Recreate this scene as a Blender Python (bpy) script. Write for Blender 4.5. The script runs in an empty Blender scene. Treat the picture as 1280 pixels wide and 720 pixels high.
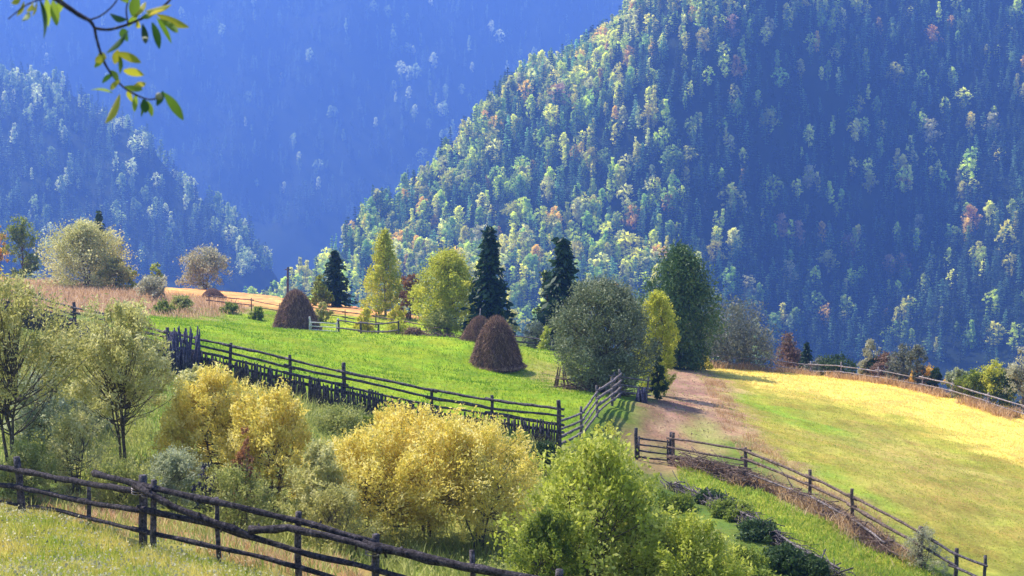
import bpy, math, random
import numpy as np
R = np.random.default_rng(7)
random.seed(7)
S = bpy.context.scene
COL = S.collection
CAMZ = 12.0
PITCH = math.atan(160/1778.0)
FPX = 1778.0
CP, SP = math.cos(PITCH), math.sin(PITCH)

# ------------------------------------------------------------------ camera / render
cam_d = bpy.data.cameras.new('camera'); cam = bpy.data.objects.new('camera', cam_d); COL.objects.link(cam)
cam.location = (0, 0, CAMZ); cam.rotation_euler = (math.pi/2-PITCH, 0, 0)
cam_d.lens = 50.0; cam_d.sensor_width = 36.0; cam_d.clip_end = 12000; cam_d.clip_start = 0.1
S.camera = cam
cam_d.dof.use_dof = True; cam_d.dof.focus_distance = 75; cam_d.dof.aperture_fstop = 9
S.view_settings.view_transform = 'Standard'; S.view_settings.look = 'None'
S.view_settings.exposure = 0.85; S.view_settings.gamma = 1.0
S.cycles.use_denoising = True
S.cycles.max_bounces = 6; S.cycles.volume_bounces = 1; S.cycles.transparent_max_bounces = 8
S.cycles.diffuse_bounces = 3; S.cycles.transmission_bounces = 4
S.cycles.sample_clamp_indirect = 6.0

def P(px, py, Y):
    u = (px-640)/FPX; v = (360-py)/FPX
    dy = CP + v*SP; dz = -SP + v*CP
    t = Y/dy
    return np.array([u*t, Y, CAMZ+dz*t])

# ------------------------------------------------------------------ terrain (one height function)
class TPS:
    def __init__(s, pts, sc, lam=1e-3):
        pts = np.array(pts, float); s.xy = pts[:, :2]/sc; s.sc = sc; z = pts[:, 2]; n = len(z)
        d = np.linalg.norm(s.xy[:, None]-s.xy[None], axis=2); K = s.k(d)+lam*np.eye(n)
        Pm = np.c_[np.ones(n), s.xy]; A = np.zeros((n+3, n+3)); A[:n, :n] = K; A[:n, n:] = Pm; A[n:, :n] = Pm.T
        w = np.linalg.solve(A, np.r_[z, 0, 0, 0]); s.w = w[:n]; s.a = w[n:]
    @staticmethod
    def k(r): return np.where(r > 0, r*r*np.log(np.maximum(r, 1e-9)), 0)
    def __call__(s, x, y):
        x = np.asarray(x, float)/s.sc; y = np.asarray(y, float)/s.sc; sh = x.shape
        x = x.ravel(); y = y.ravel(); out = np.empty(len(x))
        for i in range(0, len(x), 40000):
            xi = x[i:i+40000]; yi = y[i:i+40000]
            d = np.sqrt((xi[:, None]-s.xy[:, 0])**2+(yi[:, None]-s.xy[:, 1])**2)
            out[i:i+40000] = s.k(d)@s.w + s.a[0]+s.a[1]*xi+s.a[2]*yi
        return out.reshape(sh)

class Noise:
    def __init__(s, seed, n=14):
        r = np.random.default_rng(seed); a = r.uniform(0, 2*np.pi, n); f = r.uniform(.5, 2.0, n)
        s.kx = np.cos(a)*f; s.ky = np.sin(a)*f; s.p = r.uniform(0, 6.28, n); s.n = n
    def __call__(s, x, y, sc):
        x = np.asarray(x)/sc*6.28; y = np.asarray(y)/sc*6.28; o = 0
        for i in range(s.n): o = o+np.sin(s.kx[i]*x+s.ky[i]*y+s.p[i])
        return o/math.sqrt(s.n/2)/1.6
N1, N2, N3 = Noise(1), Noise(2), Noise(3)

cps = [  # (pixel x, pixel y, distance) measured from the photograph and turned into ground points
 (0,720,27),(200,720,25),(340,738,25.5),(20,640,34),(105,660,31),(172,684,28.5),(268,702,27.5),(368,735,27),(465,758,26),(590,785,25),(700,800,24.5),
 (0,612,40),(150,598,40),(280,650,38),(420,690,38),(530,705,38),(640,712,38),(720,745,31),(860,760,31),(1000,760,31),
 (60,520,50),(200,520,50),(320,560,48),(440,585,48),(560,605,47),(690,610,46),
 (85,422,68),(230,467,60),(380,500,57.5),(475,523,56),(570,545,55),(640,555,53.5),(700,562,52),(770,575,52),(820,580,54),
 (-80,390,75),(200,398,92),(370,412,106),(500,425,95),(592,430,84),(620,460,80),(660,440,100),(430,450,75),(300,420,80),(740,490,66),(805,500,64),(740,515,58),
 (820,545,57),(870,500,72),(860,459,95),(1000,468,101),(1130,484,92),(1280,526,82),(1280,600,61),(1280,720,43),(1115,690,42),(1200,718,41),
 (1000,540,65),(1130,600,54),(1000,618,48.5),(900,575,53),(850,615,48),(950,665,41),(1050,722,37),(960,615,48.5),(1100,720,39.5),
 (0,345,155),(150,358,150),(260,362,148),(330,371,145),(450,387,125),(560,405,115),(680,432,106),(100,385,105),(280,385,115),
]
cw = [tuple(P(*c)) for c in cps]
cw += [(0,0,CAMZ-1.7),(-8,4,CAMZ-1.9),(8,4,CAMZ-2.6),(0,12,CAMZ-4.2),(-20,20,CAMZ-5.2),(25,20,CAMZ-7.5),(-35,35,CAMZ-7),(-50,60,CAMZ-8),(45,40,CAMZ-13),(60,60,CAMZ-17),(-60,110,CAMZ-10)]
near = TPS(cw, 30.0, 2e-3)
EX = np.array([-400,-60,-25,-13,-5,2.5,12,20,26,30.5,40,60,400.]); EY = np.array([175,152,147,127,117,109,98,102,94,84,72,62,40.])
def ground(x, y, rough=True):
    x = np.asarray(x, float); y = np.asarray(y, float)
    ye = np.interp(x, EX, EY)+.6*N1(x, x*0, 9)
    xc = np.clip(x, -65, 65); yc = np.clip(np.minimum(y, ye), -20, None)
    z = near(xc, yc)
    b = np.maximum(y-ye, 0); z = z-0.62*(np.sqrt(b*b+9)-3)
    bx = np.maximum(np.abs(x)-65, 0); z = z+np.where(x < 0, .12, -.18)*bx
    z = z-0.1*np.maximum(-20-y, 0)*-1
    z = np.maximum(z, -330+6*N2(x, y, 400))
    if rough: z = z+.05*N2(x, y, 3.3)+.02*N3(x, y, 1.1)
    return z
def gz(x, y): return float(ground(np.array([x]), np.array([y]))[0])
def hit(px, py, y0=15., y1=190.):
    """ground point seen at a pixel of the photograph"""
    Ys = np.linspace(y0, y1, 700)
    u = (px-640)/FPX; v = (360-py)/FPX; dy = CP+v*SP; dz = -SP+v*CP
    t = Ys/dy; X = u*t; Z = CAMZ+dz*t
    G = ground(X, Ys, False); k = np.argmax(G > Z)
    if not (G > Z).any(): k = int(np.argmin(Z-G))
    return np.array([X[k], Ys[k], gz(X[k], Ys[k])])
def base(px, d):
    p = P(px, 400, d); return np.array([p[0], d, gz(p[0], d)])

# ------------------------------------------------------------------ mesh builder
class MB:
    def __init__(s): s.v = []; s.f = []; s.t = []; s.n = 0; s.smooth = []
    def add(s, v, f, t=0.5, smooth=False):
        v = np.asarray(v, float).reshape(-1, 3); f = np.asarray(f, int)
        s.v.append(v); s.f.append(f+s.n); s.n += len(v)
        t = np.broadcast_to(np.asarray(t, float), (len(v),)); s.t.append(t); s.smooth.append(smooth)
    def leaves(s, c, L, W, d=None, bias=(0, 0, 0), t=None, flat=0.):
        """rhombic leaves at centres c"""
        n = len(c)
        if n == 0: return
        if d is None: d = R.normal(size=(n, 3))
        d = d+np.asarray(bias); d /= np.linalg.norm(d, axis=1)[:, None]+1e-9
        q = R.normal(size=(n, 3)); 
        if flat: q[:, 2] *= (1-flat)
        sd = np.cross(d, q); sd /= np.linalg.norm(sd, axis=1)[:, None]+1e-9
        k_ = R.uniform(.5, 1.5, n)[:, None]; L = L*k_; W = W*k_*R.uniform(.75, 1.25, n)[:, None]
        v = np.stack([c-d*L/2, c+sd*W/2+d*L*.05, c+d*L/2, c-sd*W/2+d*L*.05], 1)
        if t is None: t = R.uniform(0, 1, n)
        s.add(v.reshape(-1, 3), np.arange(4*n).reshape(n, 4), np.repeat(t, 4))
    def blades(s, c, h, w, lean=.35, t=None):
        n = len(c); a = R.uniform(0, 6.28, n); sd = np.c_[np.cos(a), np.sin(a), 0*a]*np.asarray(w).reshape(-1, 1)/2
        tip = np.c_[R.normal(0, lean, n), R.normal(0, lean, n), np.ones(n)]*np.asarray(h).reshape(-1, 1)
        m = tip*.55; m[:, :2] *= .6
        v = np.stack([c-sd, c+sd, c+m+sd*.75, c+m-sd*.75, c+tip+sd*.1, c+tip-sd*.1], 1).reshape(-1, 3)
        k = np.arange(n)[:, None]*6
        f = np.concatenate([k+[0, 1, 2, 3], k+[3, 2, 4, 5]])
        if t is None: t = R.uniform(0, 1, n)
        s.add(v, f, np.repeat(t, 6))
    def tube(s, pts, rad, seg=6, t=.5, bump=0., cap=True):
        pts = np.asarray(pts, float); n = len(pts); rad = np.broadcast_to(np.asarray(rad, float), (n,))
        tg = np.gradient(pts, axis=0); tg /= np.linalg.norm(tg, axis=1)[:, None]+1e-9
        ref = np.array([0, 0, 1.]) if abs(tg[:, 2]).mean() < .8 else np.array([1., 0, 0])
        a = np.cross(tg, ref); a /= np.linalg.norm(a, axis=1)[:, None]+1e-9; b = np.cross(tg, a)
        th = np.arange(seg)*2*np.pi/seg
        rr = rad[:, None]*(1+bump*R.normal(size=(n, seg)))
        v = pts[:, None]+(a[:, None]*np.cos(th)[None, :, None]+b[:, None]*np.sin(th)[None, :, None])*rr[:, :, None]
        i = np.arange(n-1)[:, None]*seg; j = np.arange(seg)[None]; j2 = (j+1) % seg
        f = np.stack([i+j, i+j2, i+seg+j2, i+seg+j], 2).reshape(-1, 4)
        v = v.reshape(-1, 3)
        if cap:
            e = np.vstack([pts[0]-tg[0]*rad[0]*.1, pts[-1]+tg[-1]*rad[-1]*.1]); v = np.vstack([v, e])
            j = np.arange(seg); j2 = (j+1) % seg; o = (n-1)*seg; c0 = n*seg; c1 = c0+1
            f = np.vstack([f, np.stack([j2, j, np.full(seg, c0), np.full(seg, c0)], 1), np.stack([o+j, o+j2, np.full(seg, c1), np.full(seg, c1)], 1)])
        s.add(v, f, t, True)
    def build(s, name, mat, parent=None, loc=None):
        v = np.vstack(s.v); f = np.vstack(s.f); t = np.concatenate(s.t)
        sm = np.concatenate([np.full(len(a), b) for a, b in zip(s.f, s.smooth)])
        me = bpy.data.meshes.new(name)
        tri = f[:, 2] == f[:, 3]; cnt = np.where(tri, 3, 4)
        keep = np.ones(f.shape, bool); keep[tri, 3] = False
        idx = f[keep].astype(np.int32); st = np.r_[0, np.cumsum(cnt)[:-1]].astype(np.int32)
        me.vertices.add(len(v)); me.vertices.foreach_set('co', v.astype(np.float32).ravel())
        me.loops.add(len(idx)); me.loops.foreach_set('vertex_index', idx)
        me.polygons.add(len(f)); me.polygons.foreach_set('loop_start', st)
        me.polygons.foreach_set('use_smooth', sm)
        me.update(calc_edges=True)
        at = me.attributes.new('tint', 'FLOAT', 'POINT'); at.data.foreach_set('value', t.astype(np.float32))
        me.materials.append(mat)
        o = bpy.data.objects.new(name, me); COL.objects.link(o)
        if parent is not None: o.parent = parent
        if loc is not None: o.location = [float(q) for q in loc]
        return o
def tag(o, label=None, cat=None, group=None, kind=None):
    if label: o['label'] = label
    if cat: o['category'] = cat
    if group: o['group'] = group
    if kind: o['kind'] = kind
    return o
def empty(name, loc, label, cat, group=None):
    o = bpy.data.objects.new(name, None); COL.objects.link(o); o.location = [float(q) for q in loc]; o.empty_display_size = .3
    return tag(o, label, cat, group)

# ------------------------------------------------------------------ materials
def newmat(name):
    m = bpy.data.materials.new(name); m.use_nodes = True; nt = m.node_tree
    for n in list(nt.nodes): nt.nodes.remove(n)
    out = nt.nodes.new('ShaderNodeOutputMaterial'); return m, nt, out
def ramp(nt, stops, fac):
    r = nt.nodes.new('ShaderNodeValToRGB'); e = r.color_ramp.elements
    while len(e) < len(stops): e.new(.5)
    for q, (p, c) in zip(e, stops): q.position = p; q.color = (*c, 1)
    nt.links.new(fac, r.inputs[0]); return r.outputs[0]
def leafmat(name, cols, trans=.45, instancer=False, rough=.55):
    m, nt, out = newmat(name)
    if instancer:
        a = nt.nodes.new('ShaderNodeAttribute'); a.attribute_type = 'INSTANCER'; a.attribute_name = 'tcol'
        b = nt.nodes.new('ShaderNodeAttribute'); b.attribute_name = 'tint'
        mp = nt.nodes.new('ShaderNodeMapRange'); mp.inputs[3].default_value = .4; mp.inputs[4].default_value = 1.7; nt.links.new(b.outputs['Fac'], mp.inputs[0])
        vm = nt.nodes.new('ShaderNodeVectorMath'); vm.operation = 'SCALE'; nt.links.new(a.outputs['Color'], vm.inputs[0]); nt.links.new(mp.outputs[0], vm.inputs['Scale'])
        c = vm.outputs[0]
    else:
        b = nt.nodes.new('ShaderNodeAttribute'); b.attribute_name = 'tint'
        k = len(cols); c = ramp(nt, [(i/(k-1), q) for i, q in enumerate(cols)], b.outputs['Fac'])
    p = nt.nodes.new('ShaderNodeBsdfPrincipled'); nt.links.new(c, p.inputs['Base Color'])
    p.inputs['Roughness'].default_value = rough; p.inputs['Specular IOR Level'].default_value = .25
    if trans > 0:
        t = nt.nodes.new('ShaderNodeBsdfTranslucent'); nt.links.new(c, t.inputs['Color'])
        x = nt.nodes.new('ShaderNodeMixShader'); x.inputs[0].default_value = trans
        nt.links.new(p.outputs[0], x.inputs[1]); nt.links.new(t.outputs[0], x.inputs[2]); nt.links.new(x.outputs[0], out.inputs[0])
    else: nt.links.new(p.outputs[0], out.inputs[0])
    return m
def woodmat(name, a, b, scale=9):
    m, nt, out = newmat(name)
    tc = nt.nodes.new('ShaderNodeTexCoord'); nz = nt.nodes.new('ShaderNodeTexNoise'); nz.inputs['Scale'].default_value = scale; nz.inputs['Detail'].default_value = 6
    nt.links.new(tc.outputs['Object'], nz.inputs['Vector'])
    n3 = nt.nodes.new('ShaderNodeTexNoise'); n3.inputs['Scale'].default_value = scale*2.7; n3.inputs['Detail'].default_value = 8; nt.links.new(tc.outputs['Object'], n3.inputs['Vector'])
    ad = nt.nodes.new('ShaderNodeMath'); ad.operation = 'ADD'; ad.use_clamp = True; nt.links.new(nz.outputs[0], ad.inputs[0])
    sb = nt.nodes.new('ShaderNodeMath'); sb.operation = 'MULTIPLY_ADD'; sb.inputs[1].default_value = .9; sb.inputs[2].default_value = -.45; nt.links.new(n3.outputs[0], sb.inputs[0]); nt.links.new(sb.outputs[0], ad.inputs[1])
    c = ramp(nt, [(.3, a), (.62, b), (.8, tuple(min(1, q*1.9+.03) for q in b))], ad.outputs[0])
    p = nt.nodes.new('ShaderNodeBsdfPrincipled'); p.inputs['Roughness'].default_value = .85; p.inputs['Specular IOR Level'].default_value = .2
    nt.links.new(c, p.inputs['Base Color'])
    bp = nt.nodes.new('ShaderNodeBump'); bp.inputs['Strength'].default_value = .6; bp.inputs['Distance'].default_value = .02
    n2 = nt.nodes.new('ShaderNodeTexNoise'); n2.inputs['Scale'].default_value = scale*5; nt.links.new(tc.outputs['Object'], n2.inputs['Vector'])
    nt.links.new(n2.outputs[0], bp.inputs['Height']); nt.links.new(bp.outputs[0], p.inputs['Normal'])
    nt.links.new(p.outputs[0], out.inputs[0]); return m
M = {}
M['wood'] = woodmat('weathered_wood', (.022, .018, .022), (.12, .10, .11))
M['wood_brown'] = woodmat('brown_weathered_wood', (.06, .04, .035), (.2, .14, .11))
M['wood_grey'] = woodmat('pale_weathered_wood', (.16, .13, .13), (.4, .34, .33))
M['wood_white'] = woodmat('bleached_wood', (.4, .38, .38), (.7, .68, .66))
M['wood_mid'] = woodmat('grey_brown_wood', (.06, .05, .05), (.24, .2, .19))
M['bark'] = woodmat('bark', (.05, .04, .03), (.16, .13, .1))
M['bark_pale'] = woodmat('pale_bark', (.16, .14, .12), (.36, .32, .28))
PAL = {
 'willow_pale': [(.36, .37, .11), (.64, .61, .23), (.90, .85, .50)],
 'willow_yellow': [(.54, .48, .09), (.86, .72, .15), (.96, .87, .42)],
 'willow_gold': [(.62, .54, .12), (.92, .76, .16), (.96, .86, .42)],
 'willow_grey': [(.24, .28, .14), (.46, .49, .28), (.74, .76, .54)],
 'olive': [(.26, .27, .07), (.50, .47, .14), (.76, .71, .34)],
 'olive_tree': [(.10, .12, .06), (.22, .25, .12), (.46, .48, .30)],
 'green': [(.10, .15, .02), (.24, .30, .04), (.48, .52, .11)],
 'lime': [(.24, .30, .03), (.50, .54, .07), (.80, .78, .24)],
 'yellow_green': [(.30, .34, .04), (.60, .60, .07), (.85, .78, .14)],
 'yellow': [(.42, .40, .03), (.70, .62, .06), (.85, .74, .18)],
 'spruce': [(.015, .04, .02), (.035, .075, .035), (.08, .14, .06)],
 'dark_green': [(.03, .06, .02), (.07, .12, .035), (.14, .2, .06)],
 'pine': [(.05, .10, .025), (.11, .18, .05), (.24, .32, .09)],
 'grey': [(.11, .125, .09), (.2, .22, .16), (.34, .34, .26)],
 'beige': [(.27, .26, .15), (.48, .46, .29), (.75, .72, .50)],
 'red': [(.22, .10, .05), (.38, .18, .08), (.52, .28, .13)],
 'orange': [(.5, .26, .05), (.88, .54, .08), (.95, .68, .16)],
 'brown': [(.14, .08, .05), (.26, .16, .11), (.4, .28, .2)],
 'straw': [(.40, .24, .1), (.62, .40, .2), (.8, .6, .38)],
 'grass': [(.13, .26, .012), (.27, .42, .02), (.50, .54, .07)],
 'stubble': [(.74, .56, .12), (.92, .74, .18), (.97, .86, .38)],
 'grass_mix': [(.20, .34, .03), (.46, .48, .07), (.74, .62, .20)],
 'weed': [(.20, .26, .05), (.40, .42, .11), (.62, .60, .25)],
 'purple_wood': [(.03, .025, .045), (.07, .06, .1), (.15, .13, .18)],
}
LM = {k: leafmat('foliage_'+k, v, trans={'spruce': .3, 'olive_tree': .25, 'pine': .2, 'dark_green': .3, 'grey': .25, 'purple_wood': 0}.get(k, .5)) for k, v in PAL.items()}

# ------------------------------------------------------------------ ground sheet
def lines(a, b, step, lo, hi, k=1.22):
    c = list(np.arange(a, b, step)); s = step; x = c[0]; L = []
    while x > lo: s *= k; x -= s; L.append(x)
    s = step; x = c[-1]; H = []
    while x < hi: s *= k; x += s; H.append(x)
    return np.array(L[::-1]+c+H)
def inpoly(x, y, poly):
    poly = np.asarray(poly)[:, :2]; c = np.zeros(x.shape, bool); n = len(poly)
    for i in range(n):
        x1, y1 = poly[i]; x2, y2 = poly[(i+1) % n]
        if y1 == y2: continue
        c ^= ((y1 > y) != (y2 > y)) & (x < (x2-x1)*(y-y1)/(y2-y1)+x1)
    return c
def soft(x, y, poly, wx, wy, n=14, seed=5):
    r = np.random.default_rng(seed); o = np.zeros(x.shape)
    jx = .8*wx*N2(x, y, 7)+.4*wx*N3(x, y, 2.4); jy = wy*N3(x, y, 8)+.5*wy*N1(x, y, 3)
    for _ in range(n): o += inpoly(x+jx+r.normal()*wx, y+jy+r.normal()*wy, poly)
    return o/n
def W(*pp): return [hit(a, b)[:2] for a, b in pp]
gx = lines(-48, 46, .4, -3500, 3500); gy = lines(14, 160, .4, -60, 5500)
GX, GY = np.meshgrid(gx, gy); GZv = ground(GX, GY)
m = MB(); ny, nx = GX.shape
i = np.arange(ny-1)[:, None]*nx; j = np.arange(nx-1)[None]
m.add(np.stack([GX, GY, GZv], 2).reshape(-1, 3), np.stack([i+j, i+j+1, i+nx+j+1, i+nx+j], 2).reshape(-1, 4), .5, True)
mg, nt, out = newmat('ground_cover')
ca = nt.nodes.new('ShaderNodeAttribute'); ca.attribute_name = 'cover'
tc = nt.nodes.new('ShaderNodeNewGeometry')
def noise(sc, det=5, rough=.6, stretch=None):
    n = nt.nodes.new('ShaderNodeTexNoise'); n.inputs['Scale'].default_value = sc; n.inputs['Detail'].default_value = det; n.inputs['Roughness'].default_value = rough
    if stretch:
        mp = nt.nodes.new('ShaderNodeMapping'); mp.inputs['Scale'].default_value = stretch; nt.links.new(tc.outputs['Position'], mp.inputs[0]); nt.links.new(mp.outputs[0], n.inputs['Vector'])
    else: nt.links.new(tc.outputs['Position'], n.inputs['Vector'])
    return n.outputs[0]
def mrange(fac, a, b, lo=.3, hi=.7):
    mp = nt.nodes.new('ShaderNodeMapRange'); mp.inputs[1].default_value = lo; mp.inputs[2].default_value = hi; mp.inputs[3].default_value = a; mp.inputs[4].default_value = b
    nt.links.new(fac, mp.inputs[0]); return mp.outputs[0]
def mul(a, b):
    q = nt.nodes.new('ShaderNodeMath'); q.operation = 'MULTIPLY'; nt.links.new(a, q.inputs[0]); nt.links.new(b, q.inputs[1]); return q.outputs[0]
f1 = mrange(noise(1.6, 8, .75), .8, 1.2); f2 = mrange(noise(.35, 4), .72, 1.2); f3 = mrange(noise(9, 3), .8, 1.2)
vm = nt.nodes.new('ShaderNodeVectorMath'); vm.operation = 'SCALE'; nt.links.new(ca.outputs['Color'], vm.inputs[0]); nt.links.new(mul(mul(mul(f1, f2), f3), mrange(noise(1., 4, .6, (1.5, .22, 1))  , .82, 1.18)), vm.inputs['Scale'])
hs = nt.nodes.new('ShaderNodeHueSaturation'); nt.links.new(vm.outputs[0], hs.inputs['Color']); nt.links.new(mrange(noise(.6, 6, .7), .468, .53), hs.inputs['Hue'])
pb = nt.nodes.new('ShaderNodeBsdfPrincipled'); pb.inputs['Roughness'].default_value = .9; pb.inputs['Specular IOR Level'].default_value = .1
nt.links.new(hs.outputs[0], pb.inputs['Base Color'])
bp = nt.nodes.new('ShaderNodeBump'); bp.inputs['Strength'].default_value = .8; bp.inputs['Distance'].default_value = .12
nt.links.new(noise(3.5, 8, .8), bp.inputs['Height']); nt.links.new(bp.outputs[0], pb.inputs['Normal']); nt.links.new(pb.outputs[0], out.inputs[0])
g = m.build('ground', mg); tag(g, kind='structure')

POLY = {}
x, y = GX.ravel(), GY.ravel()
c = np.tile(np.array([.13, .19, .03]), (len(x), 1))
def paint(col, poly, wx=.6, wy=1.5, amt=1.):
    global c
    a = (soft(x, y, poly, wx, wy)*amt)[:, None]; c = c*(1-a)+np.array(col)*a
far = (GY.ravel() > np.interp(x, EX, EY)+4)[:, None]
POLY['valley_left'] = W((0,610),(0,420),(90,425),(230,470),(380,503),(475,525),(570,548),(700,565),(770,580),(790,640),(860,755),(730,742),(590,730),(470,712),(280,655),(150,610))
paint((.36, .36, .08), POLY['valley_left'])
paint((.26, .30, .05), [(-16, 24), (8, 22), (14, 30), (8, 38), (-10, 38)], .5, 1)
paint((.18, .34, .02), W((195,462),(230,475),(240,520),(220,570),(175,570),(170,480)), .4, 1)
POLY['meadow'] = W((120,385),(300,386),(480,400),(560,412),(640,432),(690,438),(800,495),(735,520),(690,557),(640,552),(560,540),(470,518),(380,497),(230,463),(150,440))
paint((.25, .36, .014), POLY['meadow'], .3, .8)
paint((.42, .52, .03), W((380,396),(540,404),(570,425),(530,432),(430,420)), .5, 2)
paint((.34, .40, .04), W((640,440),(690,440),(760,490),(700,500),(650,480)), .8, 3, .8)
paint((.20, .30, .03), W((690,490),(760,490),(790,500),(740,514)), .8, 2)
paint((.38, .25, .12), W((655,468),(700,462),(735,485),(690,492)), .4, 1.5, .55)
POLY['rough'] = W((-60,352),(60,352),(200,366),(300,381),(310,391),(180,396),(60,392),(-60,385))
paint((.38, .24, .15), POLY['rough'], 1, 2)
POLY['orange'] = [P(-60,345,175)[:2], P(200,360,175)[:2], P(470,385,140)[:2], P(560,402,120)[:2]]+W((540,400),(420,393),(330,387),(285,382),(200,368),(60,352),(-60,350))
paint((.85, .42, .14), POLY['orange'], 1, 2)
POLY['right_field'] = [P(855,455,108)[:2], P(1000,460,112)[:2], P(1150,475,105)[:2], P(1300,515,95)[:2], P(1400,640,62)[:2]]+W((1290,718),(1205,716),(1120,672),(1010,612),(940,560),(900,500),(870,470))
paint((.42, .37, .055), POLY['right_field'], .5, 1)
paint((.50, .38, .12), W((980,520),(1150,560),(1290,620),(1290,650),(1130,600),(1000,550)), 1.5, 3, .6)
paint((.50, .40, .12), W((1040,580),(1200,640),(1290,690),(1290,710),(1180,680),(1050,610)), 1.5, 2, .5)
paint((.22, .42, .02), W((890,480),(960,505),(1080,550),(1060,556),(930,510)), .5, 1.5, .7)
paint((.22, .42, .02), W((960,560),(1060,600),(1150,660),(1120,660),(1020,600)), .5, 1.0, .6)
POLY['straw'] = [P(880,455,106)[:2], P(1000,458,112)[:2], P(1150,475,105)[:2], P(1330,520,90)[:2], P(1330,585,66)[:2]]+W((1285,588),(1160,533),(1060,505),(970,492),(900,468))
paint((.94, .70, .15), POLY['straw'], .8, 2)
POLY['track'] = W((770,577),(800,520),(822,495),(835,461),(885,462),(905,480),(925,520),(940,548),(905,562),(838,580))
paint((.46, .265, .155), POLY['track'], .6, 2.)
paint((.26, .16, .10), W((800,545),(815,500),(835,490),(860,520),(850,548)), .4, 1.5, .45)
for k in range(5):
    a_ = 800+k*24; b_ = 838+k*9
    paint([(.20, .12, .08), (.52, .34, .24)][k % 2], W((a_,552),(a_+10,520),(b_,485),(b_+6,466),(b_+10,466),(b_+8,487),(a_+20,520),(a_+12,552)), .25, 1, .6)
paint((.36, .38, .09), W((855,545),(870,525),(905,540),(930,568),(880,562)), .3, 1, .9)
POLY['drybank'] = W((880,475),(905,480),(940,540),(1000,590),(1110,655),(1100,668),(1000,618),(930,575),(900,530))
paint((.50, .31, .17), POLY['drybank'], .7, 2, .75)
paint((.16, .26, .03), W((900,548),(930,548),(960,585),(950,592),(905,570)), .3, 1, .9)
POLY['strip'] = W((845,585),(900,592),(1000,640),(1110,690),(1180,722),(1060,722),(950,660),(850,608))
paint((.34, .40, .04), POLY['strip'], .3, .8)
POLY['front'] = [(-20, 10), (3, 10)]+W((380,738),(265,702),(172,684),(105,661),(20,641))+[(-20, 34)]
paint((.40, .38, .07), POLY['front'], .4, .8)
POLY['soil'] = W((-10,628),(20,636),(105,656),(172,680),(268,698),(360,728),(460,735),(430,705),(300,670),(180,645),(60,622))
paint((.52, .28, .11), POLY['soil'], .4, .8, .75)
c = np.where(far, np.array([.06, .09, .03]), c)
at = g.data.attributes.new('cover', 'FLOAT_COLOR', 'POINT'); at.data.foreach_set('color', np.c_[np.clip(c, 0, 1), np.ones(len(c))].astype(np.float32).ravel())

# ------------------------------------------------------------------ mountains
mm, nt, out = newmat('forest_floor')
tc = nt.nodes.new('ShaderNodeNewGeometry')
cc = ramp(nt, [(.35, (.015, .025, .012)), (.6, (.03, .045, .018)), (.8, (.06, .06, .025))], noise(.02, 6, .6))
pb = nt.nodes.new('ShaderNodeBsdfPrincipled'); pb.inputs['Roughness'].default_value = 1; pb.inputs['Specular IOR Level'].default_value = .05
nt.links.new(cc, pb.inputs['Base Color']); nt.links.new(pb.outputs[0], out.inputs[0])
def mountain(name, face_px, crest_px, sc, extra, back, nz, xr, yr, step):
    pts = [tuple(P(*q)) for q in face_px+crest_px]+extra
    f = TPS(pts, sc, 1e-2); cr = np.array([P(*q)[:2] for q in crest_px])
    def H(x, y):
        x = np.asarray(x, float); y = np.asarray(y, float)
        yc = np.interp(x, cr[:, 0], cr[:, 1]) if cr[0, 0] < cr[-1, 0] else np.interp(x, cr[::-1, 0], cr[::-1, 1])
        b = np.maximum(y-yc, 0)
        z = f(x, np.minimum(y, yc))-back*b
        z = z+nz*N1(x*1.6, y*.6, 260)+nz*.4*N2(x*1.5, y*.6, 90)
        return np.maximum(z, -345)
    xs = np.arange(*xr, step); ys = np.arange(*yr, step); X, Y = np.meshgrid(xs, ys); Z = H(X, Y)
    mb = MB(); ny, nx = X.shape; i = np.arange(ny-1)[:, None]*nx; j = np.arange(nx-1)[None]
    mb.add(np.stack([X, Y, Z], 2).reshape(-1, 3), np.stack([i+j, i+j+1, i+nx+j+1, i+nx+j], 2).reshape(-1, 4), .5, True)
    o = mb.build(name, mm); tag(o, kind='structure'); return H
H_right = mountain('mountain_slope',
  [(380,400,720),(480,390,735),(620,400,700),(620,260,815),(760,430,650),(780,250,790),(880,120,830),(1000,20,870),(900,460,650),(1000,480,700),(1000,330,790),(1010,180,860),
   (1280,520,640),(1280,330,770),(1280,120,910),(1280,-80,1040),(1150,400,735),(1150,200,860),(1150,0,970),(1500,500,620),(1500,200,820),(1500,-80,1000)],
  [(300,415,740),(350,388,765),(480,266,840),(620,142,910),(780,20,990),(980,-140,1080),(1250,-330,1200),(1700,-380,1250)],
  250, [], .75, 7, (-260, 900), (480, 1500), 9)
H_left = mountain('mountain_spur',
  [(0,345,1100),(150,360,1120),(280,370,1160),(0,200,1350),(140,250,1300),(-300,345,1000),(-300,150,1350)],
  [(-500,-60,1750),(-200,25,1650),(0,92,1560),(120,135,1480),(200,200,1400),(290,280,1330),(350,350,1280),(420,430,1230)],
  350, [], .7, 8, (-1100, -120), (850, 1900), 13)
H_far = mountain('far_mountain',
  [(0,350,1900),(350,380,1900),(700,380,1900),(0,100,2350),(350,160,2300),(300,0,2550),(480,30,2420),(560,200,2200),(640,120,2450),(720,0,2650),(-400,300,1900),(-400,0,2500),(1000,300,2000),(1000,0,2500)],
  [(-900,-240,3000),(-300,-200,2950),(100,-170,2900),(450,-160,2850),(750,-190,2950),(1200,-280,3050),(1900,-300,3100)],
  700, [], .6, 22, (-1900, 1800), (1500, 3500), 28)

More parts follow.
